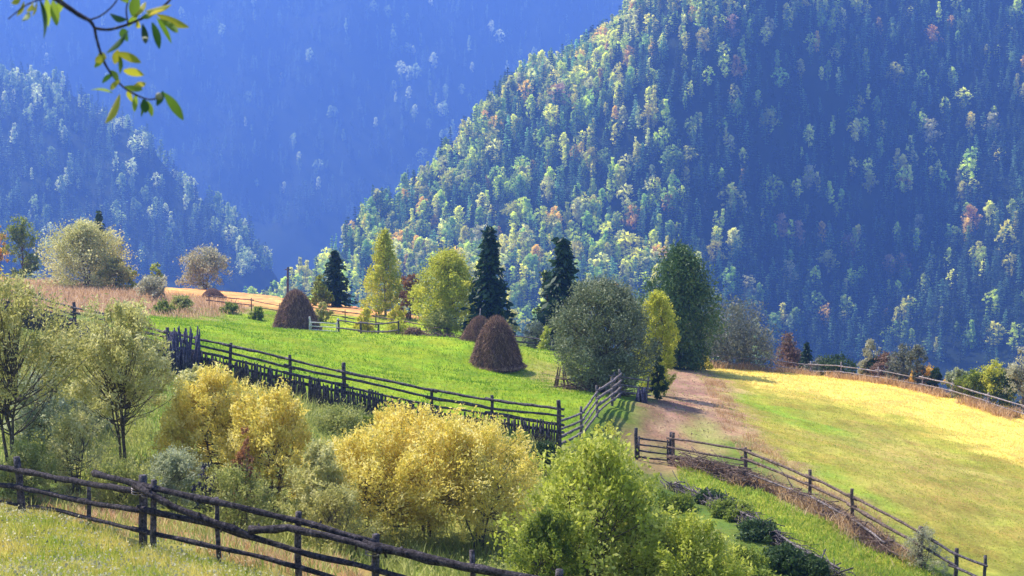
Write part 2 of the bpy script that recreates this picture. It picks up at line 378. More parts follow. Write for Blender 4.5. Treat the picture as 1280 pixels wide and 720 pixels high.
# ------------------------------------------------------------------ tree builders
def spruce_geo(mb, h, w, levels, per, sprays, tintlo=0, lq=1., crown=MB):
    for k in range(levels):
        q = (k+.5)/levels; z = h*(.05+.95*q**.92)
        n = max(3, int(per*(1-.55*q)))
        for b in range(n):
            a = R.uniform(0, 6.28); L = w/2*(1-q)**.85*R.uniform(.62, 1.15)+.03*w
            tt = np.linspace(.15, 1, sprays)
            cpos = np.c_[np.cos(a)*L*tt, np.sin(a)*L*tt, z-L*.32*tt**1.5+.12*L*tt**4]+R.normal(0, .035*w, (sprays, 3))*[1, 1, .6]
            d = np.c_[np.full(sprays, np.cos(a)), np.full(sprays, np.sin(a)), np.full(sprays, -.5)]+R.normal(0, .5, (sprays, 3))
            mb.leaves(cpos, w*.14*lq, w*.06*lq, d=d)
    mb.leaves(np.c_[R.normal(0, .01*w, 14), R.normal(0, .01*w, 14), np.linspace(h*.93, h*1.0, 14)], w*.1, w*.03, bias=(0, 0, 2))
SHAPES = {
 'round': lambda q: np.sqrt(np.maximum(1-(2*q-1)**2, 0))**.8,
 'dome': lambda q: np.sqrt(np.maximum(1-q**2.2, 0))*(.75+.25*np.minimum(q*4, 1)),
 'oval': lambda q: np.maximum(np.sin(np.pi*np.clip(q*.93+.05, 0, 1)), 0)**.6,
 'cone': lambda q: np.maximum(1-q, 0)**.75*(.6+.4*np.minimum(q*5, 1)),
 'pear': lambda q: np.maximum(1-q, .0)**.5*(.5+.5*np.minimum(q*2.6, 1)),
}
def broad_geo(tr, cr, h, w, shape, lo, ncl, per, L, Wd, stems=1, spread=.085, upward=.5, trunk_r=None, fill=.45, nbr=None, dirs='rand', lean=(0, 0), lobes=13):
    fn = SHAPES[shape]; lump = [(R.integers(2, 6), R.uniform(0, 6.28), R.uniform(2, 9)) for _ in range(4)]
    q = R.uniform(0, 1, ncl)**.9; a = R.uniform(0, 6.28, ncl)
    mod = 1+sum(.11*np.sin(k*a+p+s*q) for k, p, s in lump)
    rr = w/2*fn(q)*mod*R.uniform(0, 1, ncl)**fill
    C = np.c_[np.cos(a)*rr+lean[0]*q, np.sin(a)*rr+lean[1]*q, h*(lo+(1-lo)*q)]
    if lobes:
        ql = R.uniform(.12, .92, lobes); al = np.arange(lobes)*2.4+R.normal(0, .4, lobes); rl = w/2*fn(ql)*R.uniform(.35, .8, lobes)
        Lc = np.c_[np.cos(al)*rl+lean[0]*ql, np.sin(al)*rl+lean[1]*ql, h*(lo+(1-lo)*ql*.88)]; Lr = w*R.uniform(.14, .25, lobes)
        Lc[0] = [lean[0], lean[1], h-w*.17]; Lr[0] = w*.18
        Lr = np.minimum(Lr, h*.28); k = ncl*3//4; li = R.integers(0, lobes, k); dr = R.normal(size=(k, 3))+[0, 0, .35]; dr /= np.linalg.norm(dr, axis=1)[:, None]
        C[:k] = Lc[li]+dr*(Lr[li]*R.uniform(.45, 1, k)**.5)[:, None]; C[:, 2] = np.clip(C[:, 2], h*lo*.8, h*.97)
    tr_r = trunk_r or h*.018
    tops = []
    for s in range(stems):
        a0 = R.uniform(0, 6.28); sp = w*.22*(stems > 1)*R.uniform(.5, 1.2)
        b0 = np.array([np.cos(a0), np.sin(a0), 0])*(.1*(stems > 1)); t1 = np.array([np.cos(a0)*sp+lean[0]*.7, np.sin(a0)*sp+lean[1]*.7, h*R.uniform(.6, .85)])
        tt = np.linspace(0, 1, 9)[:, None]; pth = b0*(1-tt)+t1*tt**np.array([1.4, 1.4, 1])+R.normal(0, .012*h, (9, 3))*tt
        pth[0, 2] = -.25
        if tr is not None: tr.tube(pth, tr_r*(1-.8*tt[:, 0])/(stems**.4), 7, bump=.08)
        tops.append(pth)
    sel = R.permutation(ncl)[:(nbr or int(ncl*.45))]
    if tr is not None:
        for i in sel:
            pth = tops[R.integers(len(tops))]; zc = C[i, 2]; k = np.clip(np.searchsorted(pth[:, 2], zc*.55), 1, 8); s0 = pth[k]
            tt = np.linspace(0, 1, 5)[:, None]; md = s0*(1-tt)+C[i]*tt; md[:, 2] += -.06*h*np.sin(np.pi*tt[:, 0])*.6
            tr.tube(md, tr_r*.2*(1-.85*tt[:, 0])+.004, 4, cap=False)
    # leaf clumps
    base_t = R.uniform(0, 1, ncl)
    per = int(per*(1.25 if per > 20 else 1)); n = ncl*per; idx = np.repeat(np.arange(ncl), per)
    out = C-np.array([lean[0]*.5, lean[1]*.5, h*(lo+.1)]); out /= np.linalg.norm(out, axis=1)[:, None]+1e-6
    sz = (w*spread)*R.uniform(.6, 1.4, ncl)[idx]
    if dirs == 'shoot':
        ax = out*.9+np.array([0, 0, upward*.8])+R.normal(0, .4, (ncl, 3)); ax /= np.linalg.norm(ax, axis=1)[:, None]
        s = R.uniform(-.9, 1.25, n)
        cpos = C[idx]+ax[idx]*(s*sz)[:, None]+R.normal(0, .34, (n, 3))*sz[:, None]*(1.2-.5*s[:, None].clip(0, 2)/1.8)
        d = ax[idx]*.8+R.normal(0, .75, (n, 3))
    else:
        cpos = C[idx]+R.normal(0, .55, (n, 3))*sz[:, None]
        d = R.normal(0, 1, (n, 3))+out[idx]*.4+np.array([0, 0, upward*.4])
    t = np.clip(.5*base_t[idx]+.5*R.uniform(0, 1, n)+.0, 0, 1)
    cr.leaves(cpos, L, Wd, d=d, t=t)

def tree(name, label, cat, px, d, top, wpx, pal, shape='round', lo=.12, ncl=110, per=45, leaf=None, stems=1, group=None, bark='bark', z=None, **kw):
    b = base(px, d); 
    if z is not None: b[2] = z
    h = max(P(px, top, d)[2]-b[2], .4); w = wpx/FPX*d*(1 if shape == 'spruce' else 1.14)
    o = empty(name, b, label, cat, group); o.rotation_euler[2] = 0
    L = leaf or (max(.07, d*.0014), max(.035, d*.0008))
    if shape == 'spruce':
        cr = MB(); spruce_geo(cr, h, w, kw.get('levels', 30), kw.get('per_level', 12), kw.get('sprays', 9))
        tr = MB(); tr.tube([(0, 0, -.3), (0, 0, h*.5), (0, 0, h*.95)], [w*.035, w*.02, .01], 7)
    else:
        tr, cr = MB(), MB(); broad_geo(tr, cr, h, w, shape, lo, ncl, per, L[0], L[1], stems=stems, **kw)
    tr.build('trunk', M[bark], o); cr.build('crown', LM[pal], o)
    return o

G_sky = 'trees along the edge of the meadow'
# --- skyline, left
tree('broadleaf_tree', 'orange tree cut off by the left picture edge on the skyline', 'tree', 0, 158, 280, 26, 'orange', ncl=60, per=40)
tree('broadleaf_tree', 'green upright tree with pale flanks on the far left skyline', 'tree', 30, 156, 272, 46, 'green', 'oval', lo=.05, ncl=110)
tree('spruce_tree', 'small spruce poking up behind the big pale willow bush', 'tree', 127, 152, 264, 34, 'dark_green', 'spruce')
tree('willow_bush', 'big pale yellow-green willow bush on the orange field skyline', 'bush', 110, 136, 286, 100, 'willow_pale', 'dome', lo=.0, ncl=330, per=60, stems=5, dirs='shoot', lobes=0)
tree('broadleaf_shrub', 'yellow shrub at the right foot of the big pale willow bush', 'bush', 146, 134, 322, 34, 'olive', 'dome', lo=.02, ncl=60, per=50)
tree('broadleaf_shrub', 'small bright green shrub right of the yellow shrub on the skyline', 'bush', 162, 135, 334, 22, 'lime', 'dome', lo=.02, ncl=40, per=40)
tree('broadleaf_tree', 'tiny round green tree on the orange field skyline', 'tree', 196, 156, 329, 20, 'lime', ncl=40, per=40)
tree('broadleaf_tree', 'round grey-beige tree alone on the orange field skyline', 'tree', 257, 150, 310, 58, 'beige', 'dome', lo=.02, ncl=120, per=50, stems=3)
tree('dry_shrub', 'grey dry bush standing in reddish rough grass', 'bush', 190, 118, 348, 46, 'beige', 'dome', lo=.02, ncl=80, per=45, stems=4, dirs='shoot')
for k, (a, b_, c_, w_, l_) in enumerate([(228, 110, 372, 34, 'low olive shrub in the rough grass left of the small haystack'), (288, 112, 380, 24, 'low green shrub at the foot of the small haystack'), (205, 106, 377, 26, 'low green shrub at the top left corner of the green meadow'), (322, 110, 384, 20, 'low green shrub left of the dark haystack by the white gate')]):
    tree('low_shrub', l_, 'bush', a, b_, c_, w_, ['weed', 'green', 'green', 'green'][k], 'dome', lo=.02, ncl=40, per=40, stems=3)
# --- centre
tree('spruce_tree', 'dark spruce behind the haystack by the white gate', 'tree', 419, 128, 314, 46, 'spruce', 'spruce')
tree('broadleaf_tree', 'small green tree just left of the dark spruce behind the gate', 'tree', 400, 126, 345, 30, 'green', 'cone', lo=.05, ncl=60)
tree('birch_tree', 'tall yellow-green birch between dark spruce and reddish tree', 'tree', 482, 119, 294, 62, 'yellow_green', 'cone', lo=.03, ncl=190, per=60, bark='bark_pale', dirs='shoot', lobes=0)
tree('broadleaf_tree', 'reddish brown small tree left of the round yellow tree', 'tree', 513, 117, 344, 32, 'red', 'oval', lo=.03, ncl=80)
tree('broadleaf_tree', 'round yellow-topped tree left of the tall spruce', 'tree', 560, 106, 317, 76, 'yellow_green', 'dome', lo=.1, ncl=260, per=80, lobes=0)
tree('spruce_tree', 'tall dark spruce just above the pair of haystacks', 'tree', 612, 104, 287, 66, 'spruce', 'spruce', levels=36, per_level=14)
tree('spruce_tree', 'dark spruce standing left behind the big grey-green willow', 'tree', 703, 103, 300, 76, 'spruce', 'spruce')
tree('broadleaf_tree', 'lower dark green tree leaning against the spruce behind the willow', 'tree', 684, 104, 338, 38, 'dark_green', 'cone', lo=.05, ncl=80)
tree('broadleaf_tree', 'small pale green tree between the two dark spruces', 'tree', 640, 112, 385, 24, 'willow_pale', 'oval', lo=.03, ncl=40)
tree('dry_shrub', 'pale grey shrub at the back fence between the two spruces', 'bush', 668, 101, 402, 32, 'beige', 'dome', lo=.02, ncl=50, stems=3)
tree('broadleaf_shrub', 'small lime shrub at the left side of the big willow', 'bush', 683, 98, 408, 20, 'lime', 'dome', lo=.02, ncl=40, stems=3)
tree('willow_tree', 'big round grey-green willow at the meadow corner by the leaning poles', 'tree', 752, 66, 356, 112, 'olive_tree', 'round', lo=.0, ncl=520, per=75, stems=5, leaf=(.12, .05), spread=.075, lobes=0)
tree('birch_tree', 'yellow-green tree between the big grey-green willow and dark pine', 'tree', 820, 72, 368, 50, 'yellow_green', 'oval', lo=.02, lobes=0, ncl=230, per=60, stems=2, dirs='shoot')
tree('juniper_shrub', 'narrow dark green shrub on the left edge of the dirt track', 'bush', 823, 66.5, 447, 20, 'dark_green', 'oval', lo=.02, ncl=60, per=60)
tree('pine_tree', 'broad dark green pine at the top of the dirt track', 'tree', 850, 91, 312, 106, 'pine', 'pear', lo=.02, lobes=0, ncl=380, per=70, leaf=(.2, .08))
tree('broadleaf_tree', 'broad dull grey tree right of the dark pine', 'tree', 912, 101, 382, 125, 'grey', 'dome', lo=.02, ncl=240, per=60, stems=4, leaf=(.2, .07))
tree('broadleaf_shrub', 'bright yellow shrub at the top corner of the straw-yellow field', 'bush', 878, 95, 446, 26, 'yellow', 'dome', lo=.02, ncl=50, per=40, stems=3)
tree('broadleaf_shrub', 'bright yellow shrub left of the dark rail fence', 'bush', 458, 104, 386, 26, 'yellow', 'dome', lo=.02, ncl=60, per=45, stems=3)
tree('broadleaf_shrub', 'low yellow shrub behind the middle of the dark rail fence', 'bush', 497, 100, 398, 34, 'yellow_green', 'dome', lo=.02, ncl=60, per=40, stems=3)
tree('broadleaf_shrub', 'small yellow shrub beneath the reddish brown tree', 'bush', 497, 112, 382, 22, 'yellow', 'dome', lo=.02, ncl=40, stems=3)
tree('dry_shrub', 'low brown shrub at the right end of the dark rail fence', 'bush', 520, 95, 412, 36, 'brown', 'dome', lo=.02, ncl=60, per=40, stems=3)
tree('low_shrub', 'green shrub under the round yellow tree', 'bush', 550, 104, 388, 44, 'weed', 'dome', lo=.02, ncl=60, per=40, stems=3)
tree('low_shrub', 'green shrub under the small tree left of the dark spruce', 'bush', 404, 112, 376, 20, 'olive', 'dome', lo=.02, ncl=40, stems=3)
# --- right edge
for px, d, top, w_, pal, sh, nm, lab in [
 (988, 108, 424, 34, 'brown', 'cone', 'larch_tree', 'rusty brown conical tree beyond the straw-yellow field'),
 (1009, 109, 434, 18, 'spruce', 'spruce', 'spruce_tree', 'tiny dark spruce right beside the rusty brown conical tree'),
 (1048, 108, 449, 34, 'dark_green', 'dome', 'broadleaf_tree', 'low green tree peeping over the far field fence'),
 (1028, 109, 455, 26, 'grey', 'dome', 'broadleaf_tree', 'low dull green tree between tiny spruce and low green tree'),
 (1090, 104, 430, 18, 'beige', 'oval', 'birch_tree', 'slender tree with pale peach top beyond the field fence'),
 (1097, 103, 452, 22, 'dark_green', 'cone', 'broadleaf_tree', 'dark green tree at the foot of the pale-topped slender tree'),
 (1110, 103, 448, 22, 'brown', 'oval', 'broadleaf_tree', 'reddish brown tree beyond the far field fence'),
 (1128, 102, 436, 24, 'grey', 'pear', 'broadleaf_tree', 'tall grey-green tree beyond the far field fence'),
 (1149, 101, 437, 18, 'grey', 'oval', 'broadleaf_tree', 'slim pale grey tree left of the round orange tree'),
 (1158, 98, 464, 24, 'orange', 'round', 'broadleaf_tree', 'round orange tree beyond the far field fence'),
 (1172, 99, 466, 14, 'spruce', 'cone', 'spruce_tree', 'dark tree just right of the round orange tree'),
 (1200, 96, 466, 20, 'willow_grey', 'oval', 'broadleaf_tree', 'pale green thin tree right of the gap in the row'),
 (1207, 94, 476, 20, 'lime', 'round', 'broadleaf_tree', 'small lime green tree beyond the right end of the field fence'),
 (1222, 94, 468, 28, 'green', 'round', 'broadleaf_tree', 'round mid-green tree beyond the right end of the field fence'),
 (1248, 92, 458, 36, 'yellow_green', 'pear', 'broadleaf_tree', 'tall pale yellow tree near the right picture edge'),
 (1262, 91, 472, 34, 'dark_green', 'dome', 'broadleaf_tree', 'dark green tree in front of the tall pale yellow tree'),
 (1282, 92, 440, 26, 'beige', 'oval', 'broadleaf_tree', 'pale tree cut off by the right picture edge')]:
    d = min(d, float(np.interp((px-640)/FPX*d, EX, EY))+4.5)
    tree(nm, lab, 'tree', px, d, top-5, w_*1.5, pal, sh, lo=.03, ncl=90, per=40, group='small trees beyond the far field fence')

# --- valley willows
G_w = 'willows in the hollow behind the log fence'
tree('willow_tree', 'olive willow with a dark forked trunk at the left picture edge', 'tree', 8, 39, 352, 158, 'olive', 'round', lo=.40, ncl=230, per=60, stems=3, dirs='shoot', spread=.07, group=G_w, leaf=(.12, .04), trunk_r=.09)
tree('willow_bush', 'grey-green willow bush below the left end of the paling fence', 'bush', 52, 46, 432, 100, 'willow_grey', 'dome', lo=.02, ncl=170, per=60, stems=6, dirs='shoot', spread=.06, group=G_w, leaf=(.12, .04))
tree('willow_tree', 'tall pale willow with thin bare stems left of the dark pole stack', 'tree', 152, 42, 382, 124, 'willow_pale', 'oval', lo=.32, ncl=230, per=75, stems=5, dirs='shoot', spread=.07, group=G_w, leaf=(.12, .04), trunk_r=.07)
tree('willow_bush', 'yellowish willow bush under the dark pole stack', 'bush', 268, 42, 466, 132, 'willow_yellow', 'dome', lo=.1, ncl=240, per=75, stems=6, dirs='shoot', spread=.065, group=G_w, leaf=(.12, .04))
tree('willow_bush', 'pale yellow willow bush between two larger ones', 'bush', 338, 40.5, 490, 135, 'willow_yellow', 'dome', lo=.08, ncl=190, per=75, stems=6, dirs='shoot', spread=.065, group=G_w, leaf=(.12, .04))
tree('willow_bush', 'small pale willow bush between the pole stack and the yellowish willow', 'bush', 240, 50, 456, 44, 'willow_pale', 'dome', lo=.02, ncl=80, per=60, stems=4, dirs='shoot', group=G_w, leaf=(.12, .04))
tree('willow_tree', 'broad golden willow, left one of the central golden group', 'tree', 470, 39.5, 548, 190, 'willow_yellow', 'dome', lo=.2, ncl=260, per=85, stems=6, dirs='shoot', spread=.065, group=G_w, leaf=(.1, .042))
tree('willow_tree', 'tallest golden yellow willow in the middle of the central group', 'tree', 532, 41, 518, 150, 'willow_gold', 'round', lo=.2, ncl=240, per=85, stems=5, dirs='shoot', spread=.07, group=G_w, leaf=(.1, .042))
tree('willow_tree', 'paler yellow willow, right one of the central golden group', 'tree', 598, 40, 534, 175, 'willow_yellow', 'dome', lo=.2, ncl=270, per=85, stems=6, dirs='shoot', spread=.065, group=G_w, leaf=(.1, .042))
tree('willow_bush', 'mixed green and yellow willow bush left of the golden group', 'bush', 395, 38, 560, 90, 'willow_pale', 'dome', lo=.03, ncl=150, per=60, stems=5, dirs='shoot', spread=.07, group=G_w, leaf=(.12, .04))
for k, (px, d, top, w_, pal, lab) in enumerate([
 (90, 38.5, 520, 90, 'willow_pale', 'pale weedy bush behind the left part of the log fence'),
 (30, 36.5, 560, 90, 'weed', 'low green bush behind the first post of the log fence'),
 (210, 37.5, 570, 80, 'willow_grey', 'grey-green bush behind the paired posts of the log fence'),
 (150, 36, 585, 90, 'weed', 'low leafy bush just left of the paired fence posts'),
 (290, 36, 590, 110, 'weed', 'low leafy bush right of the paired fence posts'),
 (112, 47, 478, 60, 'willow_grey', 'grey bush behind the tall pale willow'),
 (420, 36, 610, 90, 'olive', 'olive bush at the foot of the left golden willow')]):
    tree('low_shrub', lab, 'bush', px, d, top, w_, pal, 'dome', lo=.02, ncl=150, per=60, stems=6, dirs='shoot', spread=.08, leaf=(.07, .03), group='low bushes behind the log fence')
tree('dry_shrub', 'dark reddish shrub between two yellow willow bushes', 'bush', 303, 36.5, 535, 34, 'red', 'oval', lo=.1, ncl=50, per=40, stems=4, dirs='shoot', leaf=(.07, .03))
tree('dry_shrub', 'small dark shrub left of the reddish shrub', 'bush', 255, 37, 580, 34, 'purple_wood', 'dome', lo=.02, ncl=40, per=40, stems=4, dirs='shoot', leaf=(.07, .03))
tree('leafy_bush', 'large bright green bush with upright shoots at the bottom centre', 'bush', 742, 30, 566, 185, 'lime', 'dome', lo=.03, ncl=230, per=60, stems=12, dirs='shoot', lobes=0, spread=.085, leaf=(.105, .052), upward=.9)
tree('leafy_bush', 'darker green bush in front of the large bright green bush', 'bush', 688, 28.5, 640, 100, 'green', 'dome', lo=.03, ncl=170, per=70, stems=6, dirs='shoot', spread=.07, leaf=(.075, .034), upward=.7)
tree('leafy_bush', 'green bush at the bottom edge below the brushwood fence', 'bush', 872, 29, 650, 140, 'lime', 'dome', lo=.03, ncl=230, per=70, stems=7, dirs='shoot', spread=.07, leaf=(.075, .036), upward=.6)
tree('leafy_bush', 'mid-green bush filling the gap below the small rail gate', 'bush', 800, 31, 600, 110, 'green', 'dome', lo=.03, ncl=170, per=65, stems=5, dirs='shoot', spread=.08, leaf=(.075, .034))
tree('leafy_bush', 'dark glossy bush beside the lower brushwood fence', 'bush', 985, 37, 684, 60, 'dark_green', 'dome', lo=.03, ncl=80, per=60, stems=4, leaf=(.09, .05))
tree('leafy_bush', 'green bush in the bottom right of the hollow', 'bush', 935, 32, 690, 90, 'green', 'dome', lo=.03, ncl=110, per=60, stems=4, leaf=(.08, .045))
for k, (px, d, top, w_, pal, lab) in enumerate([
 (472, 53, 518, 50, 'green', 'green bush under the middle of the paling fence'),
 (425, 53, 512, 80, 'weed', 'wide olive bush below the left half of the paling fence'),
 (645, 49, 545, 60, 'green', 'green bush under the right end of the paling fence'),
 (680, 48, 556, 50, 'dark_green', 'dark green bush at the last post of the paling fence'),
 (893, 45.5, 632, 44, 'dark_green', 'dark green bush under the upper part of the lower branch hedge'),
 (915, 43, 655, 60, 'green', 'green bush under the middle of the lower branch hedge'),
 (950, 40.5, 668, 56, 'dark_green', 'dark green bush midway along the lower branch hedge'),
 (1020, 36.5, 700, 50, 'dark_green', 'dark green bush under the bottom end of the lower branch hedge'),
 (850, 44, 625, 50, 'green', 'leafy green bush where the lower branch hedge begins'),
 (880, 38, 668, 80, 'weed', 'olive bush in the hollow below the lower branch hedge'),
 (620, 50, 535, 50, 'dark_green', 'dark green bush behind the paler golden willow')]):
    tree('low_shrub', lab, 'bush', px, d, top, w_, pal, 'dome', lo=.02, ncl=100, per=50, stems=4, leaf=(.09, .045), group='bushes below the paling fence' if px < 700 else 'bushes below the branch hedge')
tree('dry_shrub', 'grey dry shrub where the right fence breaks off', 'bush', 1162, 41, 664, 62, 'beige', 'dome', lo=.02, ncl=70, per=50, stems=8, dirs='shoot', leaf=(.06, .02))
tree('yellow_weed', 'clump of tall yellow-green weeds at the end of the paling fence', 'plant', 752, 46, 535, 66, 'yellow_green', 'oval', lo=.02, ncl=80, per=60, stems=6, dirs='shoot', leaf=(.07, .03))

# ------------------------------------------------------------------ haystacks
def haystack(label, px, d, top, wpx, pole=True, lean=0., squash=1.):
    b = base(px, d); h = P(px, top, d)[2]-b[2]; w = wpx/FPX*d; r0 = w/2
    o = empty('haystack', b, label, 'haystack', 'haystacks on the hillside')
    mb = MB(); nz, na = 26, 36; q = np.linspace(0, 1, nz); th = np.linspace(0, 2*np.pi, na, endpoint=False)
    prof = np.interp(q, [0, .12, .35, .6, .78, .88, .95, 1], [1.0, .97, .85, .66, .49, .38, .27, .03])
    prof = np.maximum(prof, .02); Q, T = np.meshgrid(q, th, indexing='ij')
    rr = r0*prof[:, None]*(1+.05*np.sin(3*T+px)+.04*np.sin(7*T+5*Q)+R.normal(0, .018, Q.shape))
    rr = rr*(1+.05*np.sin(T+px)*Q); V = np.stack([np.cos(T)*rr+lean*h*Q, np.sin(T)*rr*.95, h*Q-.12*(Q == 0)], 2)
    i = np.arange(nz-1)[:, None]*na; j = np.arange(na)[None]; j2 = (j+1) % na
    mb.add(V.reshape(-1, 3), np.stack([i+j, i+j2, i+na+j2, i+na+j], 2).reshape(-1, 4), R.uniform(.1, .5, nz*na), True)
    n = 15000; a = R.uniform(0, 6.28, n); qq = R.uniform(0, .99, n)**.9; rad = r0*np.interp(qq, q, prof)*(1+.05*np.sin(3*a+px)+.04*np.sin(7*a+5*qq))
    cpos = np.c_[np.cos(a)*rad+lean*h*qq, np.sin(a)*rad*.95, h*qq]
    dd = np.c_[np.cos(a)*.55, np.sin(a)*.55, -np.ones(n)]+R.normal(0, .5, (n, 3))
    mb.leaves(cpos, .5*h/3, .026*h/3, d=dd, t=R.uniform(0, 1, n)**1.4)
    n = 900; a = R.uniform(0, 6.28, n); rad = r0*R.uniform(.95, 1.18, n)
    mb.leaves(np.c_[np.cos(a)*rad, np.sin(a)*rad, R.uniform(0, .12, n)], .3, .03, bias=(0, 0, -.2), t=R.uniform(.3, 1, n))
    mb.build('hay', M['hay'], o)
    if pole:
        p = MB(); p.tube([(lean*h*.8, 0, h*.7), (lean*h, 0.02, h*1.0), (lean*h+.03, 0.02, h*1.0+.5)], [.05, .045, .03], 6, bump=.05); p.build('pole', M['wood_grey'], o)
M['hay'] = leafmat('hay', [(.11, .065, .05), (.27, .165, .12), (.66, .43, .30)], trans=.3, rough=.9)
haystack('large brown haystack in front, the nearest one beside its leaning neighbour', 621, 80, 398, 64, False)
haystack('brown haystack with a pole, half hidden behind the nearest haystack', 596, 86, 396, 42, True, lean=.12)
haystack('dark brown haystack on the green meadow beside the white gate', 370, 106, 364, 56, False)
haystack('small dark haystack on the orange field near the round beige tree', 266, 128, 361, 30, False)

# ------------------------------------------------------------------ fences
def rail(mb, pts, r, seg=8, taper=.8):
    pts = [np.asarray(p, float) for p in pts]; out = []; 
    for a, b in zip(pts[:-1], pts[1:]):
        k = max(3, int(np.linalg.norm(b-a)/.35))
        for t in np.linspace(0, 1, k, endpoint=False): out.append(a*(1-t)+b*t)
    out.append(pts[-1]); out = np.array(out); n = len(out)
    s = np.linspace(0, 1, n); ph = R.uniform(0, 6.28)
    out[:, 2] += .18*r*np.sin(s*7+ph)+r*.1*np.sin(s*31+ph); 
    mb.tube(out, r*(1-(1-taper)*s)*(1+.07*np.sin(s*23+ph)+R.normal(0, .05, n)), seg, bump=.085)
def post(mb, b, h, r, lean=(0, 0), seg=8, pointed=False):
    b = np.asarray(b, float); n = 7; s = np.linspace(0, 1, n)[:, None]
    p = b+np.c_[lean[0]*s, lean[1]*s, -.35+(h+.35)*s]+R.normal(0, .008, (n, 3))*[1, 1, 0]
    rr = r*(1-.15*s[:, 0]); 
    if pointed: rr[-1] *= .3
    mb.tube(p, rr, seg, bump=.05)
def local(o, pts): return [np.asarray(p)-np.array(o.location) for p in pts]

# near log fence
fx = np.array([-60, 20, 105, 172, 268, 368, 465, 590, 720]); fd = np.array([36.5, 34, 31, 28.5, 27.5, 27, 26, 25, 24.2])
def F(px, py, off=0.): return P(px, py, float(np.interp(px, fx, fd))+off)
ob = base(172, 28.5)
nposts = {}
lf = empty('log_fence', ob, 'dark weathered log rail fence crossing the bottom left foreground', 'fence')
for px, tp, r, off, ln in [(-45, 560, .09, .02, 0), (22, 571, .085, 0, -.12), (105, 607, .045, .12, 0), (172, 594, .085, .1, .03), (184, 600, .06, -.14, .05), (268, 622, .045, .12, -.02), (368, 640, .065, .12, .02), (465, 668, .07, .1, .03), (590, 688, .05, .1, 0), (700, 712, .07, .1, 0)]:
    d = float(np.interp(px, fx, fd))+off; b = base(px, d); h = P(px, tp, d)[2]-b[2]
    mb = MB(); post(mb, local(lf, [b])[0], h, r*1.15, (ln, 0)); nposts[px] = mb.build('post', M['wood'], lf)
for pts, r, off in [
  ([(-70, 574), (20, 588), (100, 602), (170, 614)], .078, -.1), ([(118, 593), (180, 607), (270, 627), (370, 651), (470, 679)], .07, -.05),
  ([(455, 681), (600, 711), (720, 738)], .085, -.1), ([(168, 607), (215, 632), (270, 654), (330, 677)], .075, -.24),
  ([(312, 663), (360, 659), (430, 676), (476, 689)], .075, -.26), ([(-70, 598), (20, 609), (100, 626), (172, 637)], .068, -.1),
  ([(172, 636), (260, 655), (320, 672), (370, 688), (465, 711), (560, 738), (680, 765)], .06, -.12),
  ([(-70, 612), (22, 631)], .045, -.1), ([(35, 633), (70, 637), (105, 647), (172, 662)], .045, -.1), ([(165, 661), (268, 683), (335, 698), (400, 717), (470, 738), (600, 765)], .05, -.1)]:
    mb = MB(); lp = local(lf, [F(a, b, off) for a, b in pts]); rail(mb, lp, r*1.02, 10)
    for _ in range(4 if r > .06 else 2):   # knots and stubs of cut side branches
        k_ = R.integers(0, len(lp)-1); t_ = R.uniform(.1, .9); c_ = lp[k_]*(1-t_)+lp[k_+1]*t_; dd_ = R.normal(size=3)*[.6, .6, 1]; dd_ /= np.linalg.norm(dd_)
        mb.tube([c_, c_+dd_*r*.9, c_+dd_*r*R.uniform(1.3, 2.0)], [r*.5, r*.38, r*.22], 6, bump=.15); mb.build('rail', M['wood'], lf)
for px, py in [(172, 608), (465, 683), (184, 611)]:   # wire bindings
    mb = MB(); c0 = local(lf, [F(px, py)])[0]; th = np.linspace(0, 2*np.pi*3, 37); mb.tube(np.c_[c0[0]+.12*np.cos(th), c0[1]+.15*np.sin(th), c0[2]-.008*th], .012, 5)
    mb.build('binding', M['wood_grey'], nposts[px])

